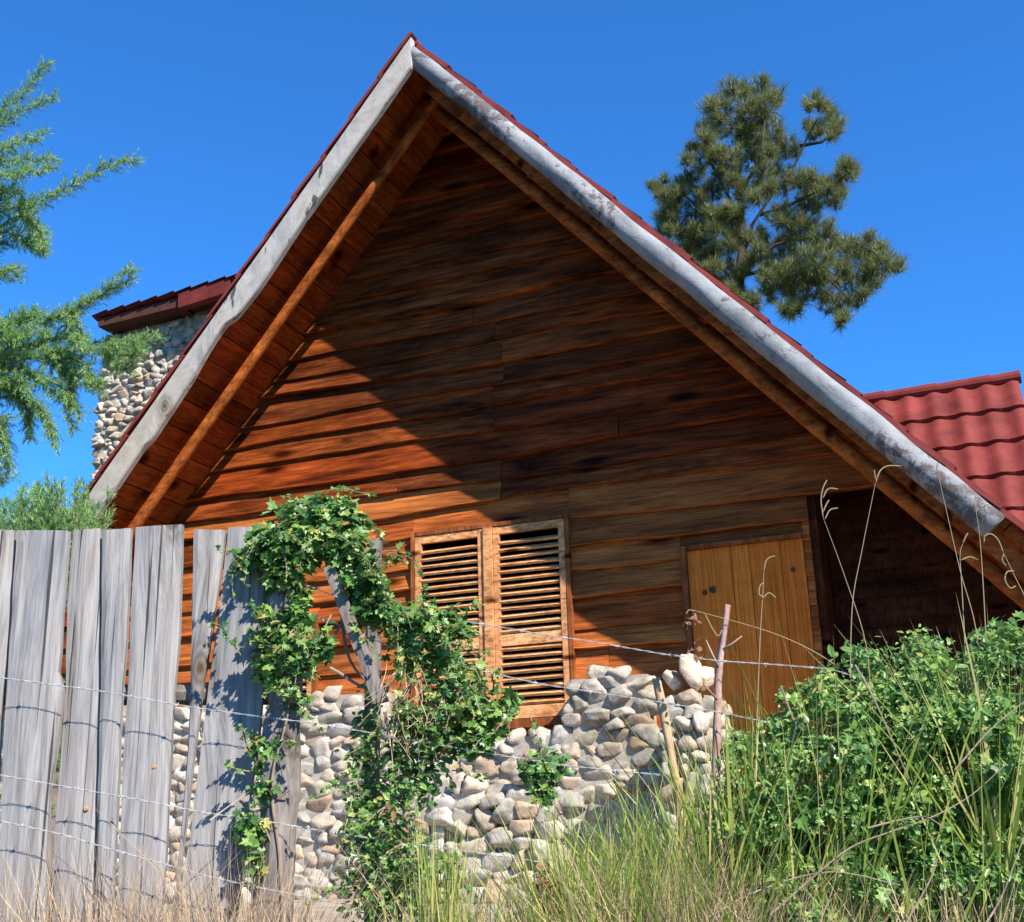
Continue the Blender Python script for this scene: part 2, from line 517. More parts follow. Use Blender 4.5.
z = 1.75
course = 0
SD = 0.092                           # deck thickness under the tile tops
while z < roof_z(RX, SD) - 0.05:
    hgt = random.uniform(0.155, 0.225)
    z2 = min(z + hgt, roof_z(RX, SD) - 0.01)
    s1 = course * 7.31; s2 = (course + 1) * 7.31
    amp = 0.052 if z > 2.5 else 0.012
    zl = lambda x, z=z, s1=s1, amp=amp: z + amp * nz(x * 0.55, s1) + 0.016 * nz(x * 1.5, s1, 5.0) + 0.006 * nz(x * 5.0, s1, 9.0)
    zu = lambda x, z2=z2, s2=s2, amp=amp: z2 + 0.035 + amp * nz(x * 0.55, s2) + 0.016 * nz(x * 1.5, s2, 5.0)
    top = min(z2 + 0.035, roof_z(RX, SD) - 0.004)
    xa, xb = roof_x(z, -1, SD), roof_x(z, 1, SD)
    ta, tb = roof_x(top, -1, SD), roof_x(top, 1, SD)
    cuts = [0.0]
    L = xb - xa
    if 3.3 < z < 5.4 and course % 3 != 2: cuts.append((-3.17 + random.uniform(-0.05, 0.05) - xa) / L)
    elif L > 3: cuts.append(random.uniform(0.2, 0.8))
    if z < 3.4 and course % 2: cuts.append((-4.0 + random.uniform(-0.06, 0.06) - xa) / L)
    if L > 5 and course % 2: cuts.append(random.uniform(0.12, 0.4))
    cuts = sorted(set(cuts)) + [1.0]
    for u0, u1 in zip(cuts[:-1], cuts[1:]):
        if u1 - u0 < 0.03: continue
        g = 0.0018
        b0, b1 = xa + L * u0 + g, xa + L * u1 - g
        t0, t1 = (ta + (tb - ta) * u0 + g if u0 == 0 else b0), (tb - g if u1 == 1.0 else b1)
        yb = random.uniform(0.042, 0.068)
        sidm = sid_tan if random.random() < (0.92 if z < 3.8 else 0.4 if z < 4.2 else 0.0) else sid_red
        segs = [(b0, b1, t0, t1, zl, zu)]
        for (hx0, hx1, hz0, hz1) in HOLES:
            out = []
            for (p0, p1, q0, q1, fl, fu) in segs:
                if p1 <= hx0 or p0 >= hx1 or z2 + 0.03 <= hz0 or z >= hz1:
                    out.append((p0, p1, q0, q1, fl, fu)); continue
                if p0 < hx0 - 0.02: out.append((p0, hx0, q0, hx0, fl, fu))
                if p1 > hx1 + 0.02: out.append((hx1, p1, hx1, q1, fl, fu))
                m0, m1 = max(p0, hx0), min(p1, hx1)
                if z2 - hz1 > 0.02: out.append((m0, m1, m0, m1, (lambda x, f=fl, h=hz1: max(f(x), h)), fu))
                if hz0 - z > 0.02: out.append((m0, m1, m0, m1, fl, (lambda x, f=fu, h=hz0: min(f(x), h))))
            segs = out
        for sgm in segs:
            plank(sidm, *sgm, seed=course * 3.3 + u0 * 11, yb=yb)
    z = z2; course += 1
n_red = len(sid_red.f)
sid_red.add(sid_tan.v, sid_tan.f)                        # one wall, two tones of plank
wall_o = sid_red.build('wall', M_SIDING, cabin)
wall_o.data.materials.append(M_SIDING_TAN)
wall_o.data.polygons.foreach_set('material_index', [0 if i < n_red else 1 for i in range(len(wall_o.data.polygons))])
# side and rear walls keep the inside dark
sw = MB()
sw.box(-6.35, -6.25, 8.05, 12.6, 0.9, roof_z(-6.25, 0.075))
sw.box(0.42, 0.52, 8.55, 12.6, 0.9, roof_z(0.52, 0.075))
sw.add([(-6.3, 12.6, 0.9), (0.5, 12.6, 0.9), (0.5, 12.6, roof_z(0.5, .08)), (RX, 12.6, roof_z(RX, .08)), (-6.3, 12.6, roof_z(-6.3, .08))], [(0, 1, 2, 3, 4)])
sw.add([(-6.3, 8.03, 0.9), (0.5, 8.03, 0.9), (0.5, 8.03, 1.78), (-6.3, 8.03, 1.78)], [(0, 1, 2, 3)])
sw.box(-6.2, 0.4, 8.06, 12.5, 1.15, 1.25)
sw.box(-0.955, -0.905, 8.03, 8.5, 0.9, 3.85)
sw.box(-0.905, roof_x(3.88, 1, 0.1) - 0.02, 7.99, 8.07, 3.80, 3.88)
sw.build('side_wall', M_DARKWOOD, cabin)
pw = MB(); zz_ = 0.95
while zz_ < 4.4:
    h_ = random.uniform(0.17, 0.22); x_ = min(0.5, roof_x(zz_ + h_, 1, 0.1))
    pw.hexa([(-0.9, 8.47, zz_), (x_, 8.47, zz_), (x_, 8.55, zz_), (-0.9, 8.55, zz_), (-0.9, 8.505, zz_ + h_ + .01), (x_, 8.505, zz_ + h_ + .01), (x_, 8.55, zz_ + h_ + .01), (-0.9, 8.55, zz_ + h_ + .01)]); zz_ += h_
pw.build('porch_wall', M_DARKWOOD, cabin)  # wood tone darkened to carry the recess shade


# roof: tiles over a boarded deck
def tile_sheet(mb, P0, U, Ln, S, Sl, N, pitch=0.22, crs=0.37, amp=0.022, step=0.024, sub=8, jit=0.0):
    U, S, N = map(lambda a: np.array(a, dtype=float), (U, S, N)); P0 = np.array(P0, dtype=float)
    nu = max(2, int(Ln / pitch * sub)); nc = int(math.ceil(Sl / crs))
    rows = []
    for c in range(nc):
        for q in range(4):
            t = c * crs + (0.0005 if q == 0 else crs * q / 3.0)
            lift = 0.010 + step * q / 3.0
            row = []
            for i in range(nu + 1):
                u = Ln * i / nu
                w = math.cos(2 * math.pi * u / pitch)
                h = amp * (w if w > 0 else 0.75 * w)
                sag = 0.012 * (1 - w) * (1 if q == 3 else 0) * -0.6
                row.append(P0 + U * u + S * (min(t, Sl + 0.02) + sag) + N * (h + lift + jit * nz(u * 0.7, c * 1.7)))
            rows.append(row)
    mb.grid(rows)


def slope_frame(side):
    m_ = ML if side < 0 else MR
    k = math.sqrt(1 + m_ * m_)
    return np.array([side / k, 0, -m_ / k]), np.array([side * m_ / k, 0, 1 / k])


roof = MB()
for side, xe in ((-1, XL), (1, XR)):
    S, N = slope_frame(side)
    m_ = ML if side < 0 else MR
    Sl = abs(xe - RX) * math.sqrt(1 + m_ * m_)
    top = np.array([RX, FRONT + 0.02, RZ]) - N * 0.035
    tile_sheet(roof, top, (0, 1, 0), BACK - FRONT + 0.1, S, Sl, N, jit=0.01)
roof_o = roof.build('roof', M_TILE, cabin, smooth=False)
# verge: overlapping tile ends folded over the front edge
vg = MB()
for side, xe in ((-1, XL), (1, XR)):
    S, N = slope_frame(side)
    m_ = ML if side < 0 else MR
    Sl = abs(xe - RX) * math.sqrt(1 + m_ * m_)
    t = 0.0
    while t < Sl - 0.05:
        l = min(random.uniform(0.34, 0.40), Sl - t)
        a0, a1 = random.uniform(-0.008, 0.0), random.uniform(0.008, 0.022)
        lo = random.uniform(0.036, 0.044) if side > 0 else random.uniform(0.022, 0.034)
        T = np.array([RX, 0, RZ])
        y0 = FRONT - (0.012 if side > 0 else 0.115) + random.uniform(-0.006, 0.006)
        e = 0.035
        p = []
        for (tt, hh) in ((t - 0.01, -lo), (t + l + e, -lo + (a1 - a0)), (t + l + e, a1), (t - 0.01, a0)):
            q = T + S * tt + N * hh; p.append(q)
        lo_l = [(q[0], y0, q[2]) for q in p]; hi_l = [(q[0], y0 + 0.09, q[2]) for q in p]
        vg.hexa(lo_l + hi_l)
        t += l
# ridge cap
vg.tube([(RX, y_, RZ - 0.028) for y_ in np.linspace(FRONT - 0.03, BACK, 14)], [0.034 + 0.003 * (i % 2) for i in range(14)], 10)
vg.build('roof_verge', M_TILE_OLD, roof_o)

# soffit boards running back from the front edge
for side, xe in ((-1, XL), (1, XR)):
    S, N = slope_frame(side)
    m_ = ML if side < 0 else MR
    Sl = abs(xe - RX) * math.sqrt(1 + m_ * m_)
    so = MB()
    t = 0.0
    T = np.array([RX, 0, RZ])
    while t < Sl - 0.03:
        l = random.uniform(0.17, 0.23)
        l = min(l, Sl - t)
        d0 = 0.096 + random.uniform(-0.003, 0.003); d1 = d0 + random.uniform(-0.010, 0.010)
        p = [T + S * (t + 0.004) - N * d0, T + S * (t + l - 0.004) - N * d1, T + S * (t + l - 0.004) - N * 0.03, T + S * (t + 0.004) - N * 0.03]
        y0 = FRONT + 0.035
        so.hexa([(q[0], y0, q[2]) for q in p] + [(q[0], BACK - 0.1, q[2]) for q in p])
        t += l
    so.build('soffit', M_SOFFIT, cabin)

# left barge board with its wavy lower edge
bb = MB()
S, N = slope_frame(-1)
T = np.array([RX, 0, RZ])
SlL = abs(XL - RX) * math.sqrt(1 + ML * ML)


def barge_low(t):
    base = 0.212 + 0.008 * nz(t * 1.1, 4.4) + 0.005 * nz(t * 3.3, 1.4)
    base += 0.022 * math.exp(-((t - 2.25) / 0.3) ** 2) - 0.045 / (1 + math.exp(-(t - 2.62) / 0.02)) + 0.055 / (1 + math.exp(-(t - 3.05) / 0.12))
    base -= 0.025 / (1 + math.exp(-(t - 3.75) / 0.015)) - 0.025 / (1 + math.exp(-(t - 4.0) / 0.15))
    return max(0.045, min(base, (t + 0.031) / ML))


P = []
for i in range(161):
    t = 0.025 + (SlL - 0.025) * (i / 160) ** 1.15
    hi = 0.040 + 0.004 * nz(t * 2, 8.8)
    lo = barge_low(t)
    a = T + S * t - N * hi; b = T + S * t - N * lo
    yy = FRONT - 0.108 + 0.004 * nz(t * 0.9, 2.2)
    P.append([(a[0], yy + 0.055, a[2]), (a[0], yy, a[2]), ((a[0] + b[0]) / 2, yy - 0.003, (a[2] + b[2]) / 2), (b[0] - N[0] * -0.006, yy, b[2] + 0.006), (b[0], yy + 0.012, b[2]), (b[0], yy + 0.055, b[2]), (a[0], yy + 0.055, a[2])])
bb.grid(P)
bb.add([P[0][k] for k in range(6)], [(0, 1, 2, 3, 4, 5)]); bb.add([P[-1][k] for k in range(6)], [(5, 4, 3, 2, 1, 0)])
tag(bb.build('barge_board', M_BARGE, cabin), 'flat weathered grey board with a wavy lower edge')

# right edge: a peeling painted log, and the plainer board behind it that runs on past its sawn end
lg = MB()
S, N = slope_frame(1)
LE = W(1014, 543, FRONT)
tE = (LE[0] - RX) * math.sqrt(1 + MR * MR)
pts, rad = [], []
for i in range(70):
    t = 0.05 + (tE - 0.05) * i / 69
    r = 0.072 + 0.010 * i / 69 + 0.006 * nz(t * 1.7, 3.3)
    q = T + S * t - N * (0.036 + r + 0.006 * nz(t * 0.8, 9.1))
    pts.append((q[0], FRONT - 0.035 + 0.008 * nz(t * 0.9, 12.5), q[2])); rad.append(r)
lg.tube(pts, rad, 26, rough=0.16, seed=4.0, freq=3.0)
tag(lg.build('roof_log', M_LOG, cabin, smooth=True), 'whitish peeling round log along the right roof edge')
bd = MB()
SlR = (XR - RX) * math.sqrt(1 + MR * MR)
P = []
for i in range(60):
    t = 0.3 + (SlR - 0.3) * i / 59
    lo = 0.228 + 0.012 * nz(t * 1.6, 7.7)
    a = T + S * t - N * 0.05; b = T + S * t - N * lo
    P.append([(a[0], FRONT + 0.145, a[2]), (a[0], FRONT + 0.12, a[2]), (b[0], FRONT + 0.12, b[2]), (b[0], FRONT + 0.145, b[2]), (a[0], FRONT + 0.145, a[2])])
bd.grid(P); bd.add(P[-1][:4], [(0, 1, 2, 3)])
bd.build('barge_board', M_POLE, cabin)

# round rafters under both slopes, half way between the edge and the wall
for side, Sl, r0, y_ in ((-1, SlL, 0.042, 7.45), (1, SlR, 0.050, 7.5)):
    S, N = slope_frame(side)
    rf = MB(); pts, rad = [], []
    for i in range(50):
        t = 0.12 + (Sl - 0.25) * i / 49
        r = r0 * (0.9 + 0.2 * i / 49) + 0.004 * nz(t * 2.2, side * 5)
        q = T + S * t - N * ((0.225 if side < 0 else 0.262) + 0.003 * nz(t * 1.1, 4 + side))
        pts.append((q[0], y_ + 0.004 * nz(t * 0.7, 6 + side), q[2])); rad.append(r)
    rf.tube(pts, rad, 16, rough=0.07, seed=side * 7.0, freq=3.0)
    rf.build('rafter', M_POLE, cabin, smooth=True)
# plank wall of the lean-to that runs on behind the fence at the left
an = MB()
zz_ = 0.95
while zz_ < 3.55:
    h_ = random.uniform(0.17, 0.22)
    an.hexa([(-10.5, 8.40, zz_), (-6.40, 8.40, zz_), (-6.40, 8.5, zz_), (-10.5, 8.5, zz_), (-10.5, 8.44, zz_ + h_ + 0.01), (-6.40, 8.44, zz_ + h_ + 0.01), (-6.40, 8.5, zz_ + h_ + 0.01), (-10.5, 8.5, zz_ + h_ + 0.01)])
    zz_ += h_
an.build('annex_wall', M_SIDING, cabin)


# shutters
def slat_field(mb, x0, x1, z0, z1, y, pitch, tilt=0.55, w=0.050, th=0.017):
    zz = z0 + pitch * 0.5
    while zz < z1 - pitch * 0.3:
        c, s = math.cos(tilt), math.sin(tilt)
        j = random.uniform(-0.05, 0.05)
        c, s = math.cos(tilt + j), math.sin(tilt + j)
        pr = []
        for (a, b) in ((-w / 2, -th / 2), (w / 2, -th / 2), (w / 2, th / 2), (-w / 2, th / 2)):
            pr.append((y + a * c - b * s, zz + a * s + b * c))
        d = random.uniform(-0.003, 0.003)
        mb.hexa([(x0, q[0], q[1] + d) for q in pr] + [(x1, q[0], q[1] - d) for q in pr])
        zz += pitch


def shutter(parent, x0, x1, z0, z1, mid, y=WALL - 0.05):
    mb = MB()
    st = 0.046
    mb.box(x0, x0 + st, y - 0.022, y + 0.022, z0, z1)
    mb.box(x1 - st, x1, y - 0.022, y + 0.022, z0, z1)
    zs = [z0] + ([mid] if mid else []) + [z1]
    rails = [(z0, z0 + 0.085), (z1 - 0.055, z1)] + ([(mid - 0.04, mid + 0.04)] if mid else [])
    for a, b in rails: mb.box(x0 + st, x1 - st, y - 0.019, y + 0.019, a, b)
    lo = z0 + 0.085
    for hi in ([mid - 0.04] if mid else []) + [z1 - 0.055]:
        slat_field(mb, x0 + st - 0.006, x1 - st + 0.006, lo, hi, y, 0.0545)
        lo = hi + 0.08
    mb.build('shutter', M_SHUTTER, parent)


def window(x0, x1, z0, z1, n, label, mid):
    fr = MB()
    y0, y1 = WALL - 0.078, WALL + 0.03
    t = 0.030
    fr.box(x0, x0 + t, y0, y1, z0, z1); fr.box(x1 - t, x1, y0, y1, z0, z1)
    fr.box(x0 + t, x1 - t, y0, y1, z1 - t, z1)
    fr.box(x0 + t, x1 - t, y0 - 0.004, y1, z0, z0 + 0.06)
    xm = (x0 + x1) / 2
    f = fr.build('shuttered_window', M_FRAME, cabin)
    if n == 2:
        mu = MB(); mu.box(xm - 0.032, xm + 0.036, y0 - 0.012, y1, z0 + 0.063, z1 - t - 0.003); mu.build('mullion', M_SHUTTER, f)
    if label: f['label'] = label
    if n == 2:
        shutter(f, x0 + t + 0.004, xm - 0.036, z0 + 0.066, z1 - t - 0.005, mid)
        shutter(f, xm + 0.040, x1 - t - 0.004, z0 + 0.066, z1 - t - 0.005, mid)
    else:
        shutter(f, x0 + t + 0.004, x1 - t - 0.004, z0 + 0.066, z1 - t - 0.005, mid)
    return f


window(*WIN, 2, 'double louvred shutters in a honey wood frame', 2.98)
window(*WIN2, 1, 'small louvred window half hidden behind the vine', None)

# plank door
df = MB()
x0, x1, z0, z1 = DOOR
df.box(x0, x0 + 0.04, WALL - 0.065, WALL + 0.03, z0, z1)
df.box(x0 + 0.04, x1, WALL - 0.068, WALL + 0.03, z1 - 0.028, z1)
dfo = df.build('door_frame', M_FRAME, cabin)
dr = MB()
xa = x0 + 0.044
for w in (0.305, 0.125, 0.21, 0.155):
    yy = WALL - 0.03 - random.uniform(0, 0.008)
    dr.box(xa, xa + w - 0.004, yy, WALL + 0.01, z0, z1 - 0.031); xa += w
dro = dr.build('door', M_DOOR, dfo)
M_KNOT = plain('dark_knot', (0.03, 0.012, 0.006), (0.12, 0.05, 0.02), 40)
for (px, py, r_) in ((705, 593, 0.017), (713, 590, 0.022), (793, 570, 0.016)):
    kb = MB(); c_ = W(px, py, WALL - 0.03)
    kb.tube([(c_[0], WALL - 0.02, c_[2]), (c_[0], WALL - 0.0405, c_[2]), (c_[0], WALL - 0.042, c_[2])], [r_, r_, r_ * 0.6], 12, rough=0.4, freq=20)
    kb.build('knot', M_KNOT, dro)


# rounded stones bedded in mortar
def icos(sub=2):
    import bmesh
    bm = bmesh.new(); bmesh.ops.create_icosphere(bm, subdivisions=sub, radius=1.0)
    V = np.array([v.co[:] for v in bm.verts]); Fc = [tuple(v.index for v in f.verts) for f in bm.faces]
    bm.free(); return V, Fc


IV, IF = icos(3)


def stone(mb, c, rx, ry, rz, rot=0.0, boxy=4.2):
    s = random.random() * 90
    V = IV.copy()
    nrm = (np.abs(V) ** boxy).sum(1) ** (1 / boxy)
    V = V / nrm[:, None]
    k = np.array([1 + 0.30 * nz(p[0] * 1.2 + s, p[1] * 1.2, p[2] * 1.2) + 0.10 * nz(p[0] * 3 + s, p[1] * 3, p[2] * 3) for p in V])
    V = V * k[:, None]
    for _ in range(random.randint(4, 8)):                # broken faces
        d_ = rng.normal(0, 1, 3); d_[1] -= 0.5; d_ /= np.linalg.norm(d_)
        h_ = random.uniform(0.62, 0.92) * 0.95
        o_ = np.maximum(0, V @ d_ - h_)
        V = V - (o_ * 0.92)[:, None] * d_
    V = V * np.array([rx, ry, rz]) * 1.04
    c_, s_ = math.cos(rot), math.sin(rot)
    X = V[:, 0] * c_ - V[:, 2] * s_; Z = V[:, 0] * s_ + V[:, 2] * c_
    mb.add(np.stack([X, V[:, 1], Z], 1) + np.array(c), IF)


def stone_face(mb, x0, x1, z0, ztop, Y, h=(0.07, 0.115), w=(0.10, 0.23), dep=0.055, xend=None):
    """courses of cobbles on the plane y = Y from z0 up to ztop(x)"""
    z = z0
    while True:
        hh = random.uniform(*h)
        x = x0 + random.uniform(-0.05, 0.0)
        any_ = False
        while x < x1:
            ww = random.uniform(*w)
            xc, zc = x + ww / 2, z + hh / 2 + random.uniform(-0.03, 0.03)
            if zc + hh * 0.35 < ztop(xc) and x0 - 0.03 < xc < (x1 if xend is None else xend(zc)):
                any_ = True
                stone(mb, (xc, Y + random.uniform(-0.012, 0.018), zc), ww * 0.545, dep * random.uniform(0.85, 1.2), hh * 0.60 * random.uniform(0.85, 1.2), random.uniform(-0.24, 0.24))
            x += ww
        z += hh * 0.93
        if not any_ and z > z0 + 0.3 and z > max(ztop(x0 + (x1 - x0) * i / 10) for i in range(11)): break


ZB1, ZB2 = W(350, 686, 7.73)[2], W(620, 667, 7.73)[2]


def base_top(x):
    if x < -3.98: return ZB1 + 0.03 * nz(x * 3)
    if x < -2.60: return 2.36
    return ZB2 + 0.03 * nz(x * 3)


sb = MB()
sb.box(-8.6, -1.95, 7.715, 7.93, 0.9, 2.28)
sb.box(-2.6, -2.07, 7.72, 7.9, 2.28, ZB2 - 0.06); sb.box(-8.6, -4.0, 7.72, 7.9, 2.28, ZB1 - 0.06)
mo = sb.build('stone_base', M_MORTAR, cabin)
st = MB()
stone_face(st, -8.6, -2.0, 1.05, base_top, 7.73)
st.build('cobble_facing', M_STONE, mo, smooth=True)

# chimney beyond the left roof edge
CYF = 9.0
cl = W(94, 468, CYF); ct = W(108, 322, CYF)
cx0, cx1, cz1 = cl[0], cl[0] + 1.75, ct[2] + 0.32
ch = MB()
A = W(98, 324, CYF - 0.22); B = W(224, 289, CYF - 0.22)
cap_z = lambda x: A[2] + (B[2] - A[2]) * (x - A[0]) / (B[0] - A[0]) - 0.03
ch.hexa([(cx0 + .03, CYF + .012, .9), (cx1 - .03, CYF + .012, .9), (cx1 - .03, CYF + .95, .9), (cx0 + .03, CYF + .95, .9),
         (cx0 + .03, CYF + .012, cap_z(cx0)), (cx1 - .03, CYF + .012, cap_z(cx1)), (cx1 - .03, CYF + .95, cap_z(cx1)), (cx0 + .03, CYF + .95, cap_z(cx0))])
cho = ch.build('chimney', M_MORTAR, cabin)
cs = MB()
stone_face(cs, cx0, cx1, ct[2] - 1.9, lambda x: cap_z(x), CYF + 0.02, h=(0.055, 0.085), w=(0.08, 0.17), dep=0.05)
z = ct[2] - 1.9
while z < cap_z(cx0) - 0.06:                                     # left flank
    y = CYF
    while y < CYF + 0.9:
        w_ = random.uniform(0.1, 0.18)
        stone(cs, (cx0 + 0.03, y + w_ / 2, z), 0.05, w_ * 0.5, 0.045); y += w_
    z += 0.085
cs.build('cobble_facing', M_STONE, cho, smooth=True)
# its little roof: a tilted slab with tiles, dark fascia, red flashing on the higher end
cp = MB()
U = _n(np.array([B[0] - A[0], 0, B[2] - A[2]])); Nn = np.array([-U[2], 0, U[0]])
Lc = np.linalg.norm([B[0] - A[0], B[2] - A[2]]) + 0.30
yA, yB = CYF - 0.22, CYF + 1.2
fas = MB()
q = [A - Nn * 0.03, A + U * 0.99 - Nn * 0.055, A + U * 0.99 + Nn * 0.05, A + Nn * 0.05]
fas.hexa([(p[0], yA, p[2]) for p in q] + [(p[0], yB, p[2]) for p in q])
q = [A + U * 0.99 - Nn * 0.03, A + U * Lc - Nn * 0.03, A + U * Lc + Nn * 0.05, A + U * 0.99 + Nn * 0.05]
fas.hexa([(p[0], yA + 0.06, p[2]) for p in q] + [(p[0], yB, p[2]) for p in q])
fas.build('chimney_fascia', M_FASCIA, cho)
tile_sheet(cp, np.array([A[0], yA - 0.05, A[2]]) + Nn * 0.06 - U * 0.05, (0, 1, 0), 1.5, U, Lc, Nn, pitch=0.2, crs=0.2, amp=0.014)
for (u0, u1, d0, d1) in ((0.99, 1.58, 0.085, 0.06),):
    q = [A + U * u0 - Nn * d0, A + U * u1 - Nn * d1, A + U * (u1 + 0.01) + Nn * 0.085, A + U * u0 + Nn * 0.08]
    cp.hexa([(p[0], yA - 0.03, p[2]) for p in q] + [(p[0], yA + 0.055, p[2]) for p in q])
cp.build('chimney_roof', M_TILE, cho)

# tiled roof of the wing behind the right slope
WY = 10.0
a = W(868, 397, WY); b = W(1018, 378, WY)
wz = (a[2] + b[2]) / 2
wx0, wx1 = a[0] - 0.3, b[0]
pa = math.radians(57)
wr = MB()
tile_sheet(wr, (wx0, WY, wz - 0.03), (1, 0, 0), wx1 - wx0, (0, -math.cos(pa), -math.sin(pa)), 2.6, (0, -math.sin(pa), math.cos(pa)), pitch=0.205, crs=0.385, amp=0.015, step=0.03, sub=12)
tile_sheet(wr, (wx1, WY, wz - 0.03), (-1, 0, 0), wx1 - wx0, (0, math.cos(pa), -math.sin(pa)), 2.6, (0, math.sin(pa), math.cos(pa)), pitch=0.205, crs=0.385, amp=0.020, step=0.03)
wro = wr.build('wing_roof', M_TILE, cabin, smooth=False)
rc = MB()
x = wx0
while x < wx1 - 0.02:
    l = min(0.42, wx1 - x)
    rc.tube([(x, WY, wz - 0.012), (x + l + 0.02, WY, wz - 0.012 + 0.006)], [0.05, 0.056], 12)
    x += l
rc.build('ridge_cap', M_TILE, wro, smooth=False)
ww_ = MB()
yo = 1.25
ww_.add([(wx0 + .05, WY - yo, 0.9), (wx1 - .08, WY - yo, 0.9), (wx1 - .08, WY + yo, 0.9), (wx0 + .05, WY + yo, 0.9),
         (wx0 + .05, WY - yo, wz - 2.05), (wx1 - .08, WY - yo, wz - 2.05), (wx1 - .08, WY + yo, wz - 2.05), (wx0 + .05, WY + yo, wz - 2.05),
         (wx0 + .05, WY, wz - 0.12), (wx1 - .08, WY, wz - 0.12)],
        [(0, 1, 5, 4), (1, 2, 6, 9, 5), (2, 3, 7, 6), (3, 0, 4, 8, 7), (4, 5, 9, 8), (6, 7, 8, 9)])
ww_.build('wing_wall', M_SIDING, cabin)

# ------------------------------------------------------------------ loose stonework in the yard
# low rubble wall with a sloping right end
lw = thing('stone_wall', 'low rubble stone wall with a sloping right end below the shuttered window', 'wall', (W(500, 900, 7.25)[0], 7.25, 1.1))
wl = W(432, 850, 7.25)[0]; wr_ = W(572, 880, 7.25)[0]; wt_ = W(480, 775, 7.25)[2]; w1 = W(530, 780, 7.25)[0]
slope = lambda zc: wr_ - (wr_ - w1) * min(1, max(0, (zc - 1.3) / (wt_ - 1.3)))
bk = MB()
bk.hexa([(wl + .03, 7.30, 1.0), (wr_ - .04, 7.30, 1.0), (wr_ - .04, 7.6, 1.0), (wl + .03, 7.6, 1.0),
         (wl + .03, 7.30, wt_ - .06), (w1 - .05, 7.30, wt_ - .06), (w1 - .05, 7.6, wt_ - .06), (wl + .03, 7.6, wt_ - .06)])
bk.build('mortar_core', M_MORTAR, lw)
ws = MB()
stone_face(ws, wl, wr_, 1.12, lambda x: wt_ + 0.02, 7.27, h=(0.075, 0.12), w=(0.10, 0.2), dep=0.07, xend=slope)
ws.build('rubble_stones', M_STONE, lw, smooth=True)

# stone gate pillar standing in front of the door, with pale rocks on it
px0, px1 = W(668, 720, 7.1)[0], W(704, 720, 7.1)[0]
pz = W(690, 688, 7.1)[2]
pl = thing('stone_pillar', 'narrow cobble pillar in front of the door with pale rocks on top', 'pillar', ((px0 + px1) / 2, 7.1, 1.2))
pc = MB(); pc.box(px0 + .02, px1 - .02, 7.13, 7.7, 1.0, pz - 0.03); pc.build('mortar_core', M_MORTAR, pl)
ps = MB()
stone_face(ps, px0 - .02, px1 + .02, 1.1, lambda x: pz + 0.03, 7.12, h=(0.07, 0.11), w=(0.07, 0.14), dep=0.07)
z = 1.1
while z < pz - 0.05:
    y = 7.14
    while y < 7.66:
        w_ = random.uniform(0.1, 0.18); stone(ps, (px0, y + w_ / 2, z), 0.05, w_ * 0.5, 0.05); stone(ps, (px1, y + w_ / 2, z), 0.05, w_ * 0.5, 0.05); y += w_
    z += 0.09
ps.build('cobble_facing', M_STONE, pl, smooth=True)
for (px, py, rx, rz, rot, lab) in ((690, 660, 0.062, 0.112, 0.12, 'tall white rock standing upright on the stone pillar'),
                                   (672, 671, 0.055, 0.065, 0.2, 'pale rounded rock left of the upright white rock on the pillar'),
                                   (705, 673, 0.055, 0.07, -0.2, 'buff oval rock right of the upright white rock on the pillar')):
    p = W(px, py, 7.12 + (0.05 if rx < 0.06 else 0))
    p[2] = pz + rz * 0.92
    r_ = MB(); stone(r_, p, rx, 0.07, rz, rot, 2.3)
    tag(r_.build('rock', M_PALE, None, True, origin=(p[0], p[1], pz)), lab, 'rock')

# ------------------------------------------------------------------ the board fence
fo = PF(120, 960); fz = ground_z(fo[0], fo[1])
fence = thing('wooden_fence', 'weathered grey board fence with split uneven upright boards', 'fence', (fo[0], fo[1], fz))
BOARDS = [
    ([(-48, 529), (-56, 700), (-70, 940)], [(14, 530), (6, 660), (-1, 720), (-10, 940)]),
    ([(16.5, 530), (8, 660), (3, 740), (-4, 940)], [(68, 530.5), (59, 655), (57.5, 672), (63, 692), (56, 750), (48.5, 790), (43, 940)]),
    ([(73, 530), (67, 600), (65, 690), (60, 760), (55, 820), (52, 940)], [(99.5, 528), (100.2, 600), (98.6, 720), (96.5, 800), (92, 940)]),
    ([(102, 530), (101.4, 600), (99.4, 720), (97.4, 800), (93, 940)], [(130, 528), (126, 640), (121, 690), (118, 770), (114, 860), (110, 940)]),
    ([(135.5, 527), (131, 600), (128, 680), (123, 760), (119, 850), (115, 940)], [(182, 524), (179, 640), (174, 690), (171, 740), (168, 800), (166, 850), (158, 940)]),
    ([(193.5, 529), (191, 640), (189, 720), (184, 800), (176, 880), (168, 940)], [(225, 530), (216, 600), (203.5, 680), (194.5, 750), (184.5, 830), (173, 920), (170, 940)]),
    ([(228, 527), (219, 610), (208, 690), (199, 760), (189, 840), (172, 940)], [(263, 527), (266, 600), (263, 690), (256, 760), (247, 810), (240, 880), (234, 940)]),
]


def edge_x(E, y):
    for (xa, ya), (xb, yb) in zip(E[:-1], E[1:]):
        if y <= yb: return xa + (xb - xa) * (y - ya) / (yb - ya)
    (xa, ya), (xb, yb) = E[-2], E[-1]
    return xa + (xb - xa) * (y - ya) / (yb - ya)


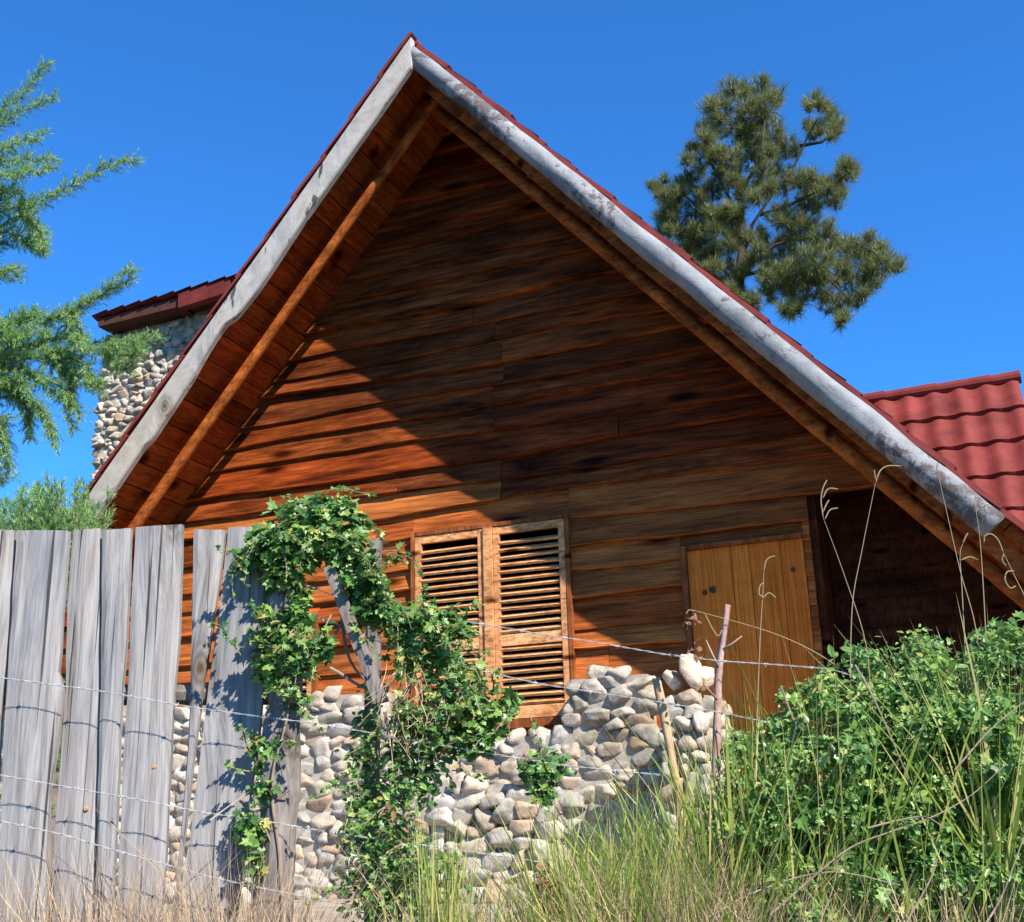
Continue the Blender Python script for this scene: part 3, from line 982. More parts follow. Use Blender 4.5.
for bi, (Lf, Rt) in enumerate(BOARDS):
    mb = MB(); P = []
    ny, nx = 60, 6
    off = 0.012 * (bi % 2) + random.uniform(-0.004, 0.004)
    yT0, yT1 = Lf[0][1], Rt[0][1]
    for j in range(ny + 1):
        v = j / ny
        row = []
        yl = yT0 + (1095 - yT0) * v; yr = yT1 + (1095 - yT1) * v
        xl = edge_x(Lf, yl) + 0.7 * nz(yl * 0.03, bi * 5.1); xr = edge_x(Rt, yr) + 0.7 * nz(yr * 0.03, bi * 5.1 + 50)
        for i in range(nx + 1):
            u = i / nx
            yy = yl + (yr - yl) * u + (0.9 * nz(u * 4, bi * 3.0) if j == 0 else 0)
            cup = 0.004 * math.sin(math.pi * u) + 0.003 * nz(u * 3, v * 4, bi)
            row.append((xl + (xr - xl) * u, yy, off + cup))
        P.append(row)
    front = [[PF(a_, b_, c_) for (a_, b_, c_) in row] for row in P]
    # close the board: a ring round the front sheet pushed back by its thickness
    full = [[r[0] - F_NRM * 0.024] + [r[0] - F_NRM * 0.003] + r[1:-1] + [r[-1] - F_NRM * 0.003] + [r[-1] - F_NRM * 0.024] for r in front]
    mb.grid(full)
    mb.add(full[0], [tuple(range(len(full[0]) - 1, -1, -1))])
    back = [[r[-1], r[0]] for r in full]
    mb.grid(back)
    mb.build('board', M_FENCE, fence)
for zz in (1.35, 2.05):                                  # rails behind the boards
    mb = MB()
    a = PF(-70, 700, -0.045); b = PF(275, 700, -0.045); a[2] = zz; b[2] = zz - 0.03
    mb.tube([a, a * 0.66 + b * 0.34, a * 0.33 + b * 0.67, b], [0.03, 0.032, 0.031, 0.029], 8, 0.1)
    mb.build('rail', M_POST, fence)
nail = NT('amber_knot', 0.6); nail.color((0.36, 0.20, 0.06))
for (px, py) in ((154, 767), (86, 809)):
    mb = MB(); c_ = PF(px, py, 0.0085); d_ = PF(px, py, -0.02)
    mb.tube([d_, c_ - F_NRM * 0.002, c_], [0.0065, 0.0065, 0.004], 12); mb.build('knot', nail.m, fence)

# split post under the vine
pb = PF(272, 1000, 0.01); gz = ground_z(pb[0], pb[1])
mb = MB()
pts = [PF(286, 545, 0), PF(285, 620, 0), PF(285, 700, 0), PF(281, 780, 0), PF(277, 860, 0), PF(272, 940, 0), PF(269, 1010, 0)]
pp = [pts[0] + (pts[1] - pts[0]) * 0]
fine = []
for a, b in zip(pts[:-1], pts[1:]):
    for k in range(6): fine.append(a + (b - a) * k / 6)
fine.append(pts[-1]); last = fine[-1].copy(); last[2] = min(last[2], gz - 0.1); fine.append(last)
mb.tube(fine, [0.049 + 0.004 * nz(i * 0.6) for i in range(len(fine))], 22, rough=0.45, seed=2.0, freq=4.0)
tag(mb.build('fence_post', M_POST, None, False, origin=(pb[0], pb[1], gz)), 'rough split wooden post overgrown by the vine at the end of the board fence', 'post')


def plank_between(name, quad, thick, mat, label, cat, off=0.0):
    """quad: four picture places (top left, top right, bottom right, bottom left) on the fence line"""
    mb = MB()
    fr = [PF(x_, y_, off) for x_, y_ in quad]; bk_ = [p - F_NRM * thick for p in fr]
    n = 10; rows = []
    for i in range(n + 1):
        u = i / n
        l_ = fr[0] + (fr[3] - fr[0]) * u; r_ = fr[1] + (fr[2] - fr[1]) * u
        d = 0.004 * nz(u * 5, quad[0][0])
        l_ = l_ + F_DIR * d; r_ = r_ + F_DIR * d * 0.5
        rows.append([l_ - F_NRM * thick, l_, (l_ + r_) / 2 + F_NRM * 0.002, r_, r_ - F_NRM * thick, l_ - F_NRM * thick])
    mb.grid(rows); mb.add(rows[0][:5], [(4, 3, 2, 1, 0)]); mb.add(rows[-1][:5], [(0, 1, 2, 3, 4)])
    b = rows[-1][0]
    return tag(mb.build(name, mat, None, False, origin=tuple(b)), label, cat)


plank_between('leaning_plank', [(323, 568), (334, 564), (388, 700), (374, 704)], 0.03, M_POST, 'loose grey plank leaning to the right out of the vine', 'plank', 0.10)
plank_between('leaning_plank', [(364, 540), (381, 538), (377, 1010), (364, 1010)], 0.025, M_POST, 'square topped grey stake poking out behind the right side of the vine', 'stake', -0.12)


def stick(pix, r0, r1, mat, label, knots=0.2, off=0.0):
    P_ = [PF(x_, y_, off) for x_, y_ in pix]
    fine = []
    for a, b in zip(P_[:-1], P_[1:]):
        for k in range(5): fine.append(a + (b - a) * k / 5)
    fine.append(P_[-1])
    g_ = ground_z(fine[-1][0], fine[-1][1])
    l_ = fine[-1].copy(); l_[2] = min(l_[2], g_ - 0.05); fine.append(l_)
    n = len(fine)
    mb = MB()
    mb.tube(fine, [r0 + (r1 - r0) * i / n for i in range(n)], 10, rough=knots, seed=pix[0][0], freq=9)
    return mb, l_


mb, b = stick([(656, 678), (664, 715), (672, 760), (680, 805), (686, 850), (692, 1000)], 0.0125, 0.015, M_STICK, '')
tag(mb.build('fence_stick', M_STICK, None, True, origin=tuple(b)), 'short bare orange-tan stick in front of the cobble pillar', 'stick')
mb, b = stick([(728, 605), (723, 640), (718, 680), (717, 730), (716, 800), (716, 1000)], 0.0085, 0.0135, M_REDSTICK, '', 0.4)
for (a0, a1) in (((719, 668), (706, 640)), ((722, 650), (742, 636)), ((718, 700), (704, 684))):
    mb.tube([PF(*a0, 0.005), PF((a0[0] + a1[0]) / 2, (a0[1] + a1[1]) / 2 + 1, 0.02), PF(*a1, 0.03)], [0.004, 0.003, 0.0018], 6)
tag(mb.build('fence_stick', M_REDSTICK, None, True, origin=tuple(b)), 'taller reddish stick with twigs in front of the plank door', 'stick')

# barbed wire
STRANDS = [
    ('topmost barbed wire strand running from the leaning plank past the shutters to the red stick',
     [(290, 579), (345, 600), (420, 615), (482, 624), (540, 634), (600, 643), (662, 654), (720, 661), (780, 665), (830, 669), (900, 690), (980, 712)], 0.05),
    ('barbed wire strand crossing the lower part of the right shutter',
     [(296, 610), (345, 627), (400, 651), (470, 668), (540, 684), (600, 693), (665, 703), (718, 712), (780, 725)], 0.05),
    ('highest barbed wire strand stretched across the grey boards',
     [(-40, 672), (10, 679), (100, 691), (190, 707), (262, 717), (320, 724), (400, 738), (480, 752), (560, 765), (660, 775)], 0.075),
    ('middle barbed wire strand stretched across the grey boards',
     [(-40, 768), (55, 785), (135, 799), (200, 812), (270, 822), (340, 834), (430, 846), (540, 862)], 0.075),
    ('lowest barbed wire strand stretched across the grey boards',
     [(-40, 813), (0, 821), (60, 834), (110, 849), (210, 877), (265, 889), (350, 905)], 0.075),
]
for si, (lab, pix, off) in enumerate(STRANDS):
    mb = MB()
    P_ = [PF(x_, y_, off) for x_, y_ in pix]
    fine = []
    for a, b in zip(P_[:-1], P_[1:]):
        k = max(2, int(np.linalg.norm(b - a) / 0.012))
        for i in range(k): fine.append(a + (b - a) * i / k)
    fine.append(P_[-1])
    for ph in (0, math.pi):                              # two twisted wires
        q = [p + F_NRM * (0.0013 * math.cos(i * 1.1 + ph)) + np.array([0, 0, 0.0016 * math.sin(i * 1.1 + ph)]) for i, p in enumerate(fine)]
        mb.tube(q, 0.00085, 4)
    i = random.randint(2, 8)
    while i < len(fine) - 2:
        p = fine[i]
        for a_ in (0.6, 2.5, 4.0, 5.4):
            a_ += random.uniform(-0.4, 0.4)
            d = F_NRM * math.cos(a_) * 0.009 + np.array([0, 0, 1]) * math.sin(a_) * 0.009 + F_DIR * random.uniform(-0.004, 0.004)
            mb.tube([p, p + d], [0.0011, 0.0005], 4)
        mb.tube([p - F_DIR * 0.006, p + F_DIR * 0.005], 0.0024, 6)
        i += random.randint(9, 12)
    tag(mb.build('barbed_wire', M_WIRE, None, False, origin=tuple(P_[0])), lab, 'barbed wire', 'strands of barbed wire along the fence')

# ------------------------------------------------------------------ foliage tools
def frames(n, normal, spread):
    """random orthonormal frames whose third axis scatters about the given normals"""
    N_ = normal + rng.normal(0, spread, (n, 3)); N_ /= np.linalg.norm(N_, axis=1)[:, None]
    A_ = rng.normal(0, 1, (n, 3)); A_ -= (A_ * N_).sum(1)[:, None] * N_; A_ /= np.linalg.norm(A_, axis=1)[:, None]
    B_ = np.cross(N_, A_)
    return A_, B_, N_


IVY = np.array([(0, 0, 0), (0.28, -0.10, 0.02), (0.52, 0.12, 0.10), (0.30, 0.30, 0.04), (0.42, 0.62, 0.09), (0.14, 0.60, 0.01), (0, 1.0, -0.10),
                (-0.14, 0.60, 0.01), (-0.42, 0.62, 0.09), (-0.30, 0.30, 0.04), (-0.52, 0.12, 0.10), (-0.28, -0.10, 0.02), (0, 0.32, -0.03)])
IVY_F = [(12, i, i + 1) for i in range(0, 11)] + [(12, 11, 0)]
OVAL = np.array([(0, 0, 0), (0.24, 0.3, 0.07), (0.2, 0.7, 0.05), (0, 1.0, -0.08), (-0.2, 0.7, 0.05), (-0.24, 0.3, 0.07)])
OVAL_F = [(0, 1, 2, 3), (0, 3, 4, 5)]


def place(mb, shape, faces, C_, A_, B_, N_, size):
    V = C_[:, None, :] + size[:, None, None] * (shape[None, :, 0, None] * A_[:, None, :] + shape[None, :, 1, None] * B_[:, None, :] + shape[None, :, 2, None] * N_[:, None, :])
    mb.batch(V, faces)


UPV = np.array([0.25, -0.55, 0.8])


def leaf_blob(mb, c, r, n, shape, faces, size, squash=(1, 1, 1), shell=0.55, spread=0.55):
    """leaves spread through an uneven ball, thicker near its skin"""
    D = rng.normal(0, 1, (n, 3)); D /= np.linalg.norm(D, axis=1)[:, None]
    rad = (shell + (1 - shell) * rng.random(n)) if shell > 0 else rng.random(n) ** 0.33
    bump = np.array([1 + 0.45 * nz(d[0] * 1.9 + c[0] * 5, d[1] * 1.9 + c[1] * 5, d[2] * 1.9 + c[2] * 5) for d in D])
    P_ = np.array(c) + D * (rad * bump * r)[:, None] * np.array(squash)
    A_, B_, N_ = frames(n, D * 0.8 + UPV * 0.9, spread)
    s = size * rng.uniform(0.45, 1.35, n)
    place(mb, shape, faces, P_, A_, B_, N_, s)


PX = 3.45 / F                       # metres per picture pixel near the fence


def px_blob(mb, px, py, rpx, n, shape, faces, size, off=0.05, depth=0.7, sq=(1, 1), **kw):
    if faces is None: faces = OVAL_F if len(shape) == len(OVAL) else IVY_F
    c = PF(px, py, off)
    leaf_blob(mb, c, rpx * PX, n, shape, faces, size, squash=(sq[0], depth, sq[1]), **kw)


def shoots(mb, wood, starts, n, size, off, length=(22, 55)):
    """loose trailing shoots with leaves set along a thin stem"""
    for _ in range(n):
        x_, y_ = random.choice(starts)
        x_ += random.uniform(-22, 22); y_ += random.uniform(-22, 22)
        a_ = random.uniform(0, 2 * math.pi); L_ = random.uniform(*length)
        line = [(x_, y_)]
        for k in range(4):
            a_ += random.uniform(-0.5, 0.5)
            x_ += math.cos(a_) * L_ / 4; y_ += math.sin(a_) * L_ / 4 + 2.0 * k
            line.append((x_, y_))
        o_ = off + random.uniform(0.0, 0.07)
        Q = smooth([PF(a, b, o_ + 0.012 * k) for k, (a, b) in enumerate(line)], 4)
        wood.tube(Q, [0.002 * (1 - 0.7 * i / len(Q)) for i in range(len(Q))], 5)
        C_ = np.array(Q[3:]) + rng.normal(0, 0.005, (len(Q) - 3, 3))
        m_ = len(C_)
        A_, B_, N_ = frames(m_, np.tile(UPV, (m_, 1)), 0.6)
        place(mb, IVY, IVY_F, C_, A_, B_, N_, size * rng.uniform(0.5, 1.1, m_) * np.linspace(1, 0.6, m_))


# ------------------------------------------------------------------ vines
def stems(mb, lines, r=0.004, off=0.03):
    for ln in lines:
        P_ = smooth([PF(x_, y_, off + 0.02 * nz(x_ * 0.05, y_ * 0.05)) for x_, y_ in ln], 5)
        n = len(P_)
        mb.tube(P_, [r * (1 - 0.6 * i / n) for i in range(n)], 6)


v1b = PF(285, 960, 0.05)
v1 = thing('climbing_vine', 'leafy green vine mounded over the top of the split post', 'vine', (v1b[0], v1b[1], ground_z(v1b[0], v1b[1])))
vb = MB()
for (px, py, r, n, off) in ((300, 535, 38, 520, 0.06), (335, 530, 36, 460, 0.05), (268, 548, 26, 230, 0.06), (318, 515, 22, 200, 0.0), (350, 555, 30, 300, 0.06), (285, 570, 28, 260, 0.05),
                            (362, 585, 26, 220, 0.08), (372, 607, 22, 160, 0.08), (345, 515, 16, 110, 0.0), (244, 560, 14, 50, 0.05),
                            (296, 618, 20, 120, 0.07), (276, 645, 24, 170, 0.09), (298, 655, 24, 160, 0.1), (324, 648, 13, 50, 0.1), (268, 672, 16, 60, 0.09), (302, 600, 12, 40, 0.03), (262, 615, 10, 25, 0.08)):
    px_blob(vb, px, py, r, int(n * 1.3), IVY, IVY_F, 0.029, off, shell=0.35, spread=0.7)
for (px, py, r, n) in ((258, 745, 12, 40), (250, 830, 20, 110), (262, 790, 14, 40), (255, 865, 18, 70), (300, 700, 10, 30)):
    px_blob(vb, px, py, r, n, IVY, IVY_F, 0.026, 0.07, shell=0.2)
vs_ = MB()
shoots(vb, vs_, [(260, 545), (300, 520), (340, 515), (375, 570), (385, 600), (262, 640), (280, 680), (310, 660), (250, 830), (255, 770), (330, 600)], 46, 0.028, 0.08)
vb.build('foliage', M_VINE, v1)
stems(vs_, [[(285, 960), (280, 860), (272, 780), (290, 700), (282, 620), (300, 550)], [(300, 660), (330, 640), (350, 600), (340, 540)], [(240, 800), (255, 812), (290, 790)], [(232, 840), (258, 822), (275, 850)], [(330, 668), (380, 690), (420, 640)]], 0.005, 0.06)
vs_.build('stem', M_VINEWOOD, v1)

v2b = PF(400, 960, 0.05)
v2 = thing('climbing_vine', 'trailing vine hanging below the left shutter down to the ground', 'vine', (v2b[0], v2b[1], ground_z(v2b[0], v2b[1])))
vb = MB()
for (px, py, r, n, off) in ((398, 625, 24, 170, 0.06), (425, 625, 24, 180, 0.05), (452, 622, 16, 90, 0.04), (468, 632, 9, 30, 0.04), (410, 650, 24, 150, 0.06), (440, 655, 26, 170, 0.05), (462, 690, 30, 230, 0.06), (485, 715, 24, 170, 0.06),
                            (505, 705, 16, 70, 0.04), (440, 710, 28, 170, 0.06), (410, 720, 26, 160, 0.05), (480, 745, 18, 80, 0.05), (455, 735, 22, 110, 0.04)):
    px_blob(vb, px, py, r, n, IVY, IVY_F, 0.028, off, shell=0.2, spread=0.7)
for (px, py, r, n, off) in ((400, 755, 34, 420, 0.02), (395, 800, 34, 420, 0.02), (385, 845, 34, 420, 0.04), (400, 880, 44, 560, 0.05), (425, 780, 26, 220, 0.0), (366, 725, 18, 160, 0.0), (362, 760, 20, 190, 0.0), (360, 800, 20, 190, 0.0), (356, 840, 20, 170, 0.02), (372, 690, 16, 90, 0.0), (375, 900, 40, 400, 0.06), (435, 745, 30, 260, 0.0), (350, 880, 24, 120, 0.05)):
    px_blob(vb, px, py, r, int(n * 0.68), OVAL, OVAL_F, 0.026, off, shell=0.2)
for (px, py, r, n) in ((535, 775, 20, 120), (545, 790, 16, 70), (555, 765, 14, 60)):
    px_blob(vb, px, py, r, n, IVY, IVY_F, 0.026, 0.04, shell=0.2)
vs_ = MB()
shoots(vb, vs_, [(400, 620), (440, 630), (470, 640), (480, 700), (510, 715), (450, 740), (420, 690), (380, 760), (400, 820), (390, 880), (440, 760), (350, 800), (345, 870), (420, 860)], 60, 0.026, 0.09)
vb.build('foliage', M_VINE, v2)
stems(vs_, [[(400, 960), (395, 850), (400, 760), (420, 700), (400, 630)], [(400, 760), (450, 720), (500, 710)], [(420, 700), (440, 650), (470, 632)], [(385, 712), (395, 790), (370, 880)], [(340, 600), (350, 660), (385, 700)]], 0.0055, 0.03)
vs_.build('stem', M_VINEWOOD, v2)

# ------------------------------------------------------------------ big shrub at the right
sh_b = PF(900, 980, 0.0)
shr = thing('overgrown_shrub', 'large dense green shrub tangled with grass in front of the right wall', 'shrub', (sh_b[0], sh_b[1], ground_z(sh_b[0], sh_b[1])))
vb = MB()
vy = MB()
TOPS = [(715, 770), (740, 725), (770, 700), (800, 682), (835, 655), (870, 636), (905, 626), (940, 628), (965, 640), (990, 628), (1030, 610), (1060, 620)]


def shrub_top(px):
    for (xa, ya), (xb, yb) in zip(TOPS[:-1], TOPS[1:]):
        if px <= xb: return ya + (yb - ya) * (px - xa) / (xb - xa)
    return TOPS[-1][1]


for k in range(760):
    px = random.uniform(722, 1060)
    top = shrub_top(px) + 12
    if px < 800 and random.random() < 0.2: continue
    v = random.random() ** 0.8
    py = top + (960 - top) * v
    depth_top = min(1.0, (py - top) / 90.0)
    off = 0.05 + 0.24 * depth_top * (0.6 + 0.4 * nz(px * 0.02, py * 0.02)) + random.uniform(-0.22, 0.06) + 0.10 * nz(px * 0.03, py * 0.03, 7.0)
    r = random.uniform(11, 25)
    young = random.random() < 0.3 + 0.2 * nz(px * 0.015, py * 0.015, 2.0)
    small = random.random() < 0.4
    px_blob(vy if young else vb, px, py, r, int(r * r * (0.125 if not small else 0.2)), OVAL if random.random() < 0.8 else IVY, OVAL_F if False else None, (0.019 if small else 0.028) * random.uniform(0.85, 1.15), off, depth=1.0, shell=0.25, spread=0.85, sq=(1.1, 0.9))
vb.build('foliage', M_SHRUB, shr)
vy.build('young_foliage', M_SHRUB_YOUNG, shr)
vs_ = MB()
for k in range(26):
    x_ = random.uniform(760, 1010); ytop = random.uniform(670, 800)
    stems(vs_, [[(900 + (x_ - 900) * 0.4, 1000), (900 + (x_ - 900) * 0.7, (ytop + 900) / 2), (x_, ytop)]], 0.006, random.uniform(-0.1, 0.1))
stems(vs_, [[(770, 915), (810, 880), (850, 848), (890, 832), (930, 818), (970, 796), (1005, 765)], [(855, 665), (872, 695), (890, 735), (905, 770), (920, 800)], [(868, 828), (900, 820), (925, 817), (945, 828)], [(985, 925), (1000, 900), (1012, 870), (1030, 820)],
             [(955, 770), (972, 750), (992, 728), (1026, 700)], [(700, 922), (760, 890), (830, 872), (900, 885)], [(905, 925), (930, 880), (940, 850)], [(820, 922), (835, 880), (838, 840)]], 0.0026, 0.34)
vs_.build('branch', M_VINEWOOD, shr)

# ------------------------------------------------------------------ grass
def blades(mb, bases, heads, width, bend=0.25, seg=4):
    """tapered curved blades from base to head points"""
    n = len(bases)
    bases = np.array(bases); heads = np.array(heads)
    side = rng.normal(0, 1, (n, 3)); side[:, 2] = 0; side /= np.linalg.norm(side, axis=1)[:, None]
    L_ = np.linalg.norm(heads - bases, axis=1)
    lean = rng.normal(0, 1, (n, 3)); lean[:, 2] = -np.abs(lean[:, 2]) * 0.3
    V = []
    for k in range(seg + 1):
        t = k / seg
        c = bases + (heads - bases) * t + lean * (bend * L_ * t * t)[:, None] * 0.5
        w = (width * (1 - t) ** 0.6 * 0.5)
        w = w if np.ndim(w) else np.full(n, w)
        if k == seg: V.append(c)
        else: V.append(c - side * w[:, None]); V.append(c + side * w[:, None])
    V = np.stack(V, 1)
    faces = [(2 * k, 2 * k + 1, 2 * k + 3, 2 * k + 2) for k in range(seg - 1)] + [(2 * seg - 2, 2 * seg - 1, 2 * seg)]
    mb.batch(V, faces)


def tuft(mb, px, py_top, n, spread_px, hspread, off, width, bend=0.25, base_y=1010, lean=0.0):
    bs, hs = [], []
    for _ in range(n):
        bx = px + random.gauss(0, spread_px * 0.6)
        o = off + random.uniform(-0.12, 0.12)
        b = PF(bx, base_y, o)
        g_ = ground_z(b[0], b[1]); b[2] = g_
        hx = bx + random.gauss(lean, spread_px * 0.5)
        top = py_top + abs(random.gauss(0, hspread))
        h = PF(hx, top, o + random.uniform(-0.06, 0.1))
        bs.append(b); hs.append(h)
    blades(mb, bs, hs, np.array([width * random.uniform(0.6, 1.3) for _ in range(n)]), bend)


g1 = MB()
WILD = [(840, 640), (870, 860), (950, 880), (920, 640)]
for (px, yt, n, sp, hs_, off) in ((570, 770, 90, 22, 60, 0.05), (590, 800, 120, 30, 60, 0.08), (630, 750, 70, 18, 70, 0.05), (645, 800, 110, 25, 50, 0.1), (690, 720, 90, 18, 80, 0.05), (720, 700, 70, 14, 90, -0.05), (745, 680, 80, 16, 80, 0.0),
                                  (735, 790, 120, 22, 60, 0.12), (680, 830, 140, 30, 40, 0.15), (620, 850, 140, 36, 30, 0.18), (560, 860, 90, 26, 30, 0.15), (700, 860, 140, 34, 30, 0.2), (780, 650, 60, 16, 80, 0.05), (800, 860, 110, 40, 40, 0.25),
                                  (840, 640, 60, 16, 60, 0.1), (870, 860, 90, 44, 40, 0.28), (950, 880, 90, 50, 40, 0.3), (985, 612, 60, 16, 60, 0.1), (1008, 600, 60, 14, 60, 0.05), (1024, 590, 40, 12, 60, 0.05), (920, 640, 30, 24, 60, 0.15), (790, 700, 60, 22, 60, 0.15)):
    if (px, yt) in WILD: n = int(n * 0.4)
    elif px > 735: n = int(n * 0.6)
    tuft(g1, px, yt - 8, int(n * 1.5), sp * 1.2, hs_ * 1.15, off, 0.009, 0.4)
    tuft(g1, px, yt + 10, int(n * 0.5), sp * 1.4, hs_, off + 0.06, 0.0125, 0.6, lean=random.uniform(-14, 14))
for (px, yt, n, sp, hs_, off) in ((432, 785, 60, 9, 40, 0.14), (445, 800, 70, 12, 50, 0.15), (470, 840, 60, 14, 40, 0.15), (420, 870, 50, 12, 20, 0.2), (500, 870, 50, 20, 30, 0.18), (400, 880, 50, 20, 20, 0.22)):
    tuft(g1, px, yt, n, sp, hs_, off, 0.009, 0.12)
for (px, yt, n, sp, off) in ((735, 685, 16, 9, 0.12), (753, 660, 16, 8, 0.12), (845, 620, 22, 13, 0.14), (985, 596, 26, 16, 0.16), (1012, 585, 26, 12, 0.16), (650, 760, 14, 8, 0.16), (560, 775, 14, 10, 0.16), (700, 700, 12, 8, 0.12)):
    tuft(g1, px, yt, n, sp, 45, off, 0.017, 0.4)
tag(g1.build('grass', M_GRASS), 'tall green and yellowing grass growing along the bank under the shutters', 'grass', kind='stuff')
g2 = MB()
for (px, yt, n, sp, hs_, off) in ((20, 850, 90, 30, 30, 0.16), (60, 850, 80, 30, 30, 0.18), (100, 830, 80, 30, 40, 0.2), (140, 855, 80, 30, 30, 0.16), (190, 850, 70, 30, 30, 0.2), (235, 840, 90, 24, 30, 0.16), (270, 850, 60, 16, 30, 0.2),
                                  (300, 890, 60, 30, 20, 0.2), (460, 860, 70, 24, 30, 0.1), (530, 890, 80, 40, 20, 0.18), (610, 850, 70, 40, 40, 0.2), (680, 830, 80, 30, 40, 0.2), (740, 850, 60, 34, 40, 0.24), (600, 880, 60, 40, 30, 0.3), (660, 870, 70, 40, 30, 0.32), (720, 875, 70, 40, 30, 0.34), (790, 885, 50, 40, 30, 0.36), (880, 890, 60, 60, 30, 0.34), (980, 880, 60, 40, 30, 0.34)):
    tuft(g2, px, yt - 35, int(n * 2.6), sp, hs_ * 1.3, off, 0.0050, 0.42)
for (a_, b_) in (((205, 925), (85, 785)), ((190, 905), (95, 800)), ((225, 925), (98, 815)), ((175, 922), (245, 845)), ((120, 922), (150, 870)), ((150, 925), (60, 870)), ((238, 922), (205, 860)), ((210, 820), (250, 790))):
    blades(g2, [PF(*a_, 0.16)], [PF(*b_, 0.13)], np.array([0.006]), 0.12)
for _ in range(80):                                      # dead straw caught on the wire
    x_ = random.gauss(405, 14); y_ = random.uniform(655, 715)
    blades(g2, [PF(x_ + random.gauss(0, 18), y_ + random.uniform(15, 60), 0.14)], [PF(x_ + random.gauss(0, 10), y_, 0.11)], np.array([0.0024]), 0.5)
tag(g2.build('dry_grass', M_DRY), 'dry straw coloured grass in front of the grey boards', 'dry grass', kind='stuff')
g3 = MB()
for (px, py, r, n) in ((545, 885, 14, 70), (555, 900, 16, 60), (720, 850, 16, 40), (400, 830, 22, 20), (695, 650, 9, 14), (690, 620, 7, 14)):
    px_blob(g3, px, py, r, n, OVAL, OVAL_F, 0.022, 0.14, shell=0.1)
tag(g3.build('dead_leaves', M_DEADLEAF), 'withered brown leaves among the grass', 'dead leaves', kind='stuff')


# seed stalks standing above the shrub
def stalk(pix, heads, label, off):
    mb = MB()
    P_ = smooth([PF(x_, y_, off) for x_, y_ in pix], 5)
    mb.tube(P_, [0.0018 - 0.0011 * i / (len(P_) - 1) for i in range(len(P_))], 5)
    for hd in heads:
        Q = smooth([PF(x_, y_, off + 0.004) for x_, y_ in hd], 5)
        mb.tube(Q, [0.0009] + [0.0019] * (len(Q) - 2) + [0.0010], 5)
    b = P_[0]
    tag(mb.build('grass_stalk', M_STALK, None, False, origin=tuple(b)), label, 'grass stalk', 'seed stalks rising above the shrub')


stalk([(872, 720), (866, 645), (846, 580), (823, 517)], [[(823, 517), (821, 500), (823, 488), (827, 480)], [(823, 498), (828, 489), (838, 489)], [(823, 512), (826, 505), (829, 500)], [(825, 519), (830, 510), (838, 508)]], 'seed stalk with four short spikes, leaning left above the shrub', 0.1)
stalk([(850, 720), (852, 610), (862, 550), (876, 480)], [[(876, 480), (875, 476), (874, 470)], [(876, 482), (880, 471), (888, 466), (901, 466)]], 'straight stalk forking into one upright and one drooping spike, crossing its neighbour', 0.1)
stalk([(985, 720), (976, 630), (960, 570), (944, 500), (938, 474)], [[(938, 474), (937, 468), (938, 462)]], 'thick bare green stalk crossing the roof log', 0.12)
stalk([(990, 720), (984, 600), (980, 540), (976, 510)], [[(976, 510), (975, 502), (976, 495)]], 'thin upright stalk just below the end of the roof log', 0.12)
stalk([(968, 700), (962, 590), (960, 555), (963, 543)], [[(963, 543), (966, 536), (968, 533)], [(961, 560), (970, 557), (978, 560)]], 'short stalk with one curved reddish spike beside the thick green stalk', 0.1)
stalk([(1060, 700), (1030, 610), (1014, 575), (1003, 552)], [[(1003, 552), (998, 540), (991, 534), (985, 536), (984, 542)], [(1004, 554), (1002, 560), (1006, 566)], [(1014, 571), (1007, 572), (1005, 580), (1010, 588), (1016, 586)]], 'stalk with looped curling spikes under the low end of the roof', 0.12)
stalk([(757, 720), (760, 640), (763, 590), (764, 570)], [[(764, 570), (766, 561), (771, 557), (775, 556)], [(763, 597), (759, 594), (760, 586), (764, 583)], [(763, 598), (769, 593), (776, 598)]], 'stalk with three small curved spikes in front of the plank door', 0.05)
stalk([(870, 690), (820, 655), (770, 632), (700, 612), (694, 611)], [[(694, 611), (689, 610), (686, 614)], [(705, 614), (712, 628), (718, 636), (722, 630)]], 'long arching stem lying across the plank door', 0.02)


# ------------------------------------------------------------------ trees
def spray(mb, wood, P_, L, step, rad, droop=0.0):
    """feathery juniper shoot along a polyline of world points"""
    P_ = [np.array(p, dtype=float) for p in P_]
    fine = []
    for a, b in zip(P_[:-1], P_[1:]):
        k = max(2, int(np.linalg.norm(b - a) / step))
        for i in range(k): fine.append(a + (b - a) * i / k)
    fine.append(P_[-1])
    n = len(fine)
    wood.tube(fine, [rad * (1 - 0.85 * i / n) for i in range(n)], 6)
    bs, hs, wd = [], [], []
    for i, p in enumerate(fine):
        t = i / n
        d = _n(fine[min(i + 1, n - 1)] - fine[max(i - 1, 0)])
        for _ in range(4):
            e = rng.normal(0, 1, 3); e -= d * (e @ d); e = _n(e)
            ang = random.uniform(0.45, 0.95)
            l = L * (1 - 0.55 * t) * random.uniform(0.45, 1.1)
            dd = _n(d * math.cos(ang) + e * math.sin(ang) + np.array([0, 0, -droop]))
            q0 = p
            k = max(3, int(l / 0.013))
            for j in range(k):
                s = (j + 0.5) / k
                q = q0 + dd * l * s
                for sg in (0, 1):
                    e2 = rng.normal(0, 1, 3); e2 -= dd * (e2 @ dd); e2 = _n(e2)
                    l2 = (0.034 + 0.026 * random.random()) * (1.1 - 0.5 * s)
                    bs.append(q); hs.append(q + _n(dd * 0.85 + e2 * 0.6) * l2); wd.append(0.0068)
            bs.append(q0); hs.append(q0 + dd * l * 1.05); wd.append(0.007)
    blades(mb, bs, hs, np.array(wd), 0.15, 2)


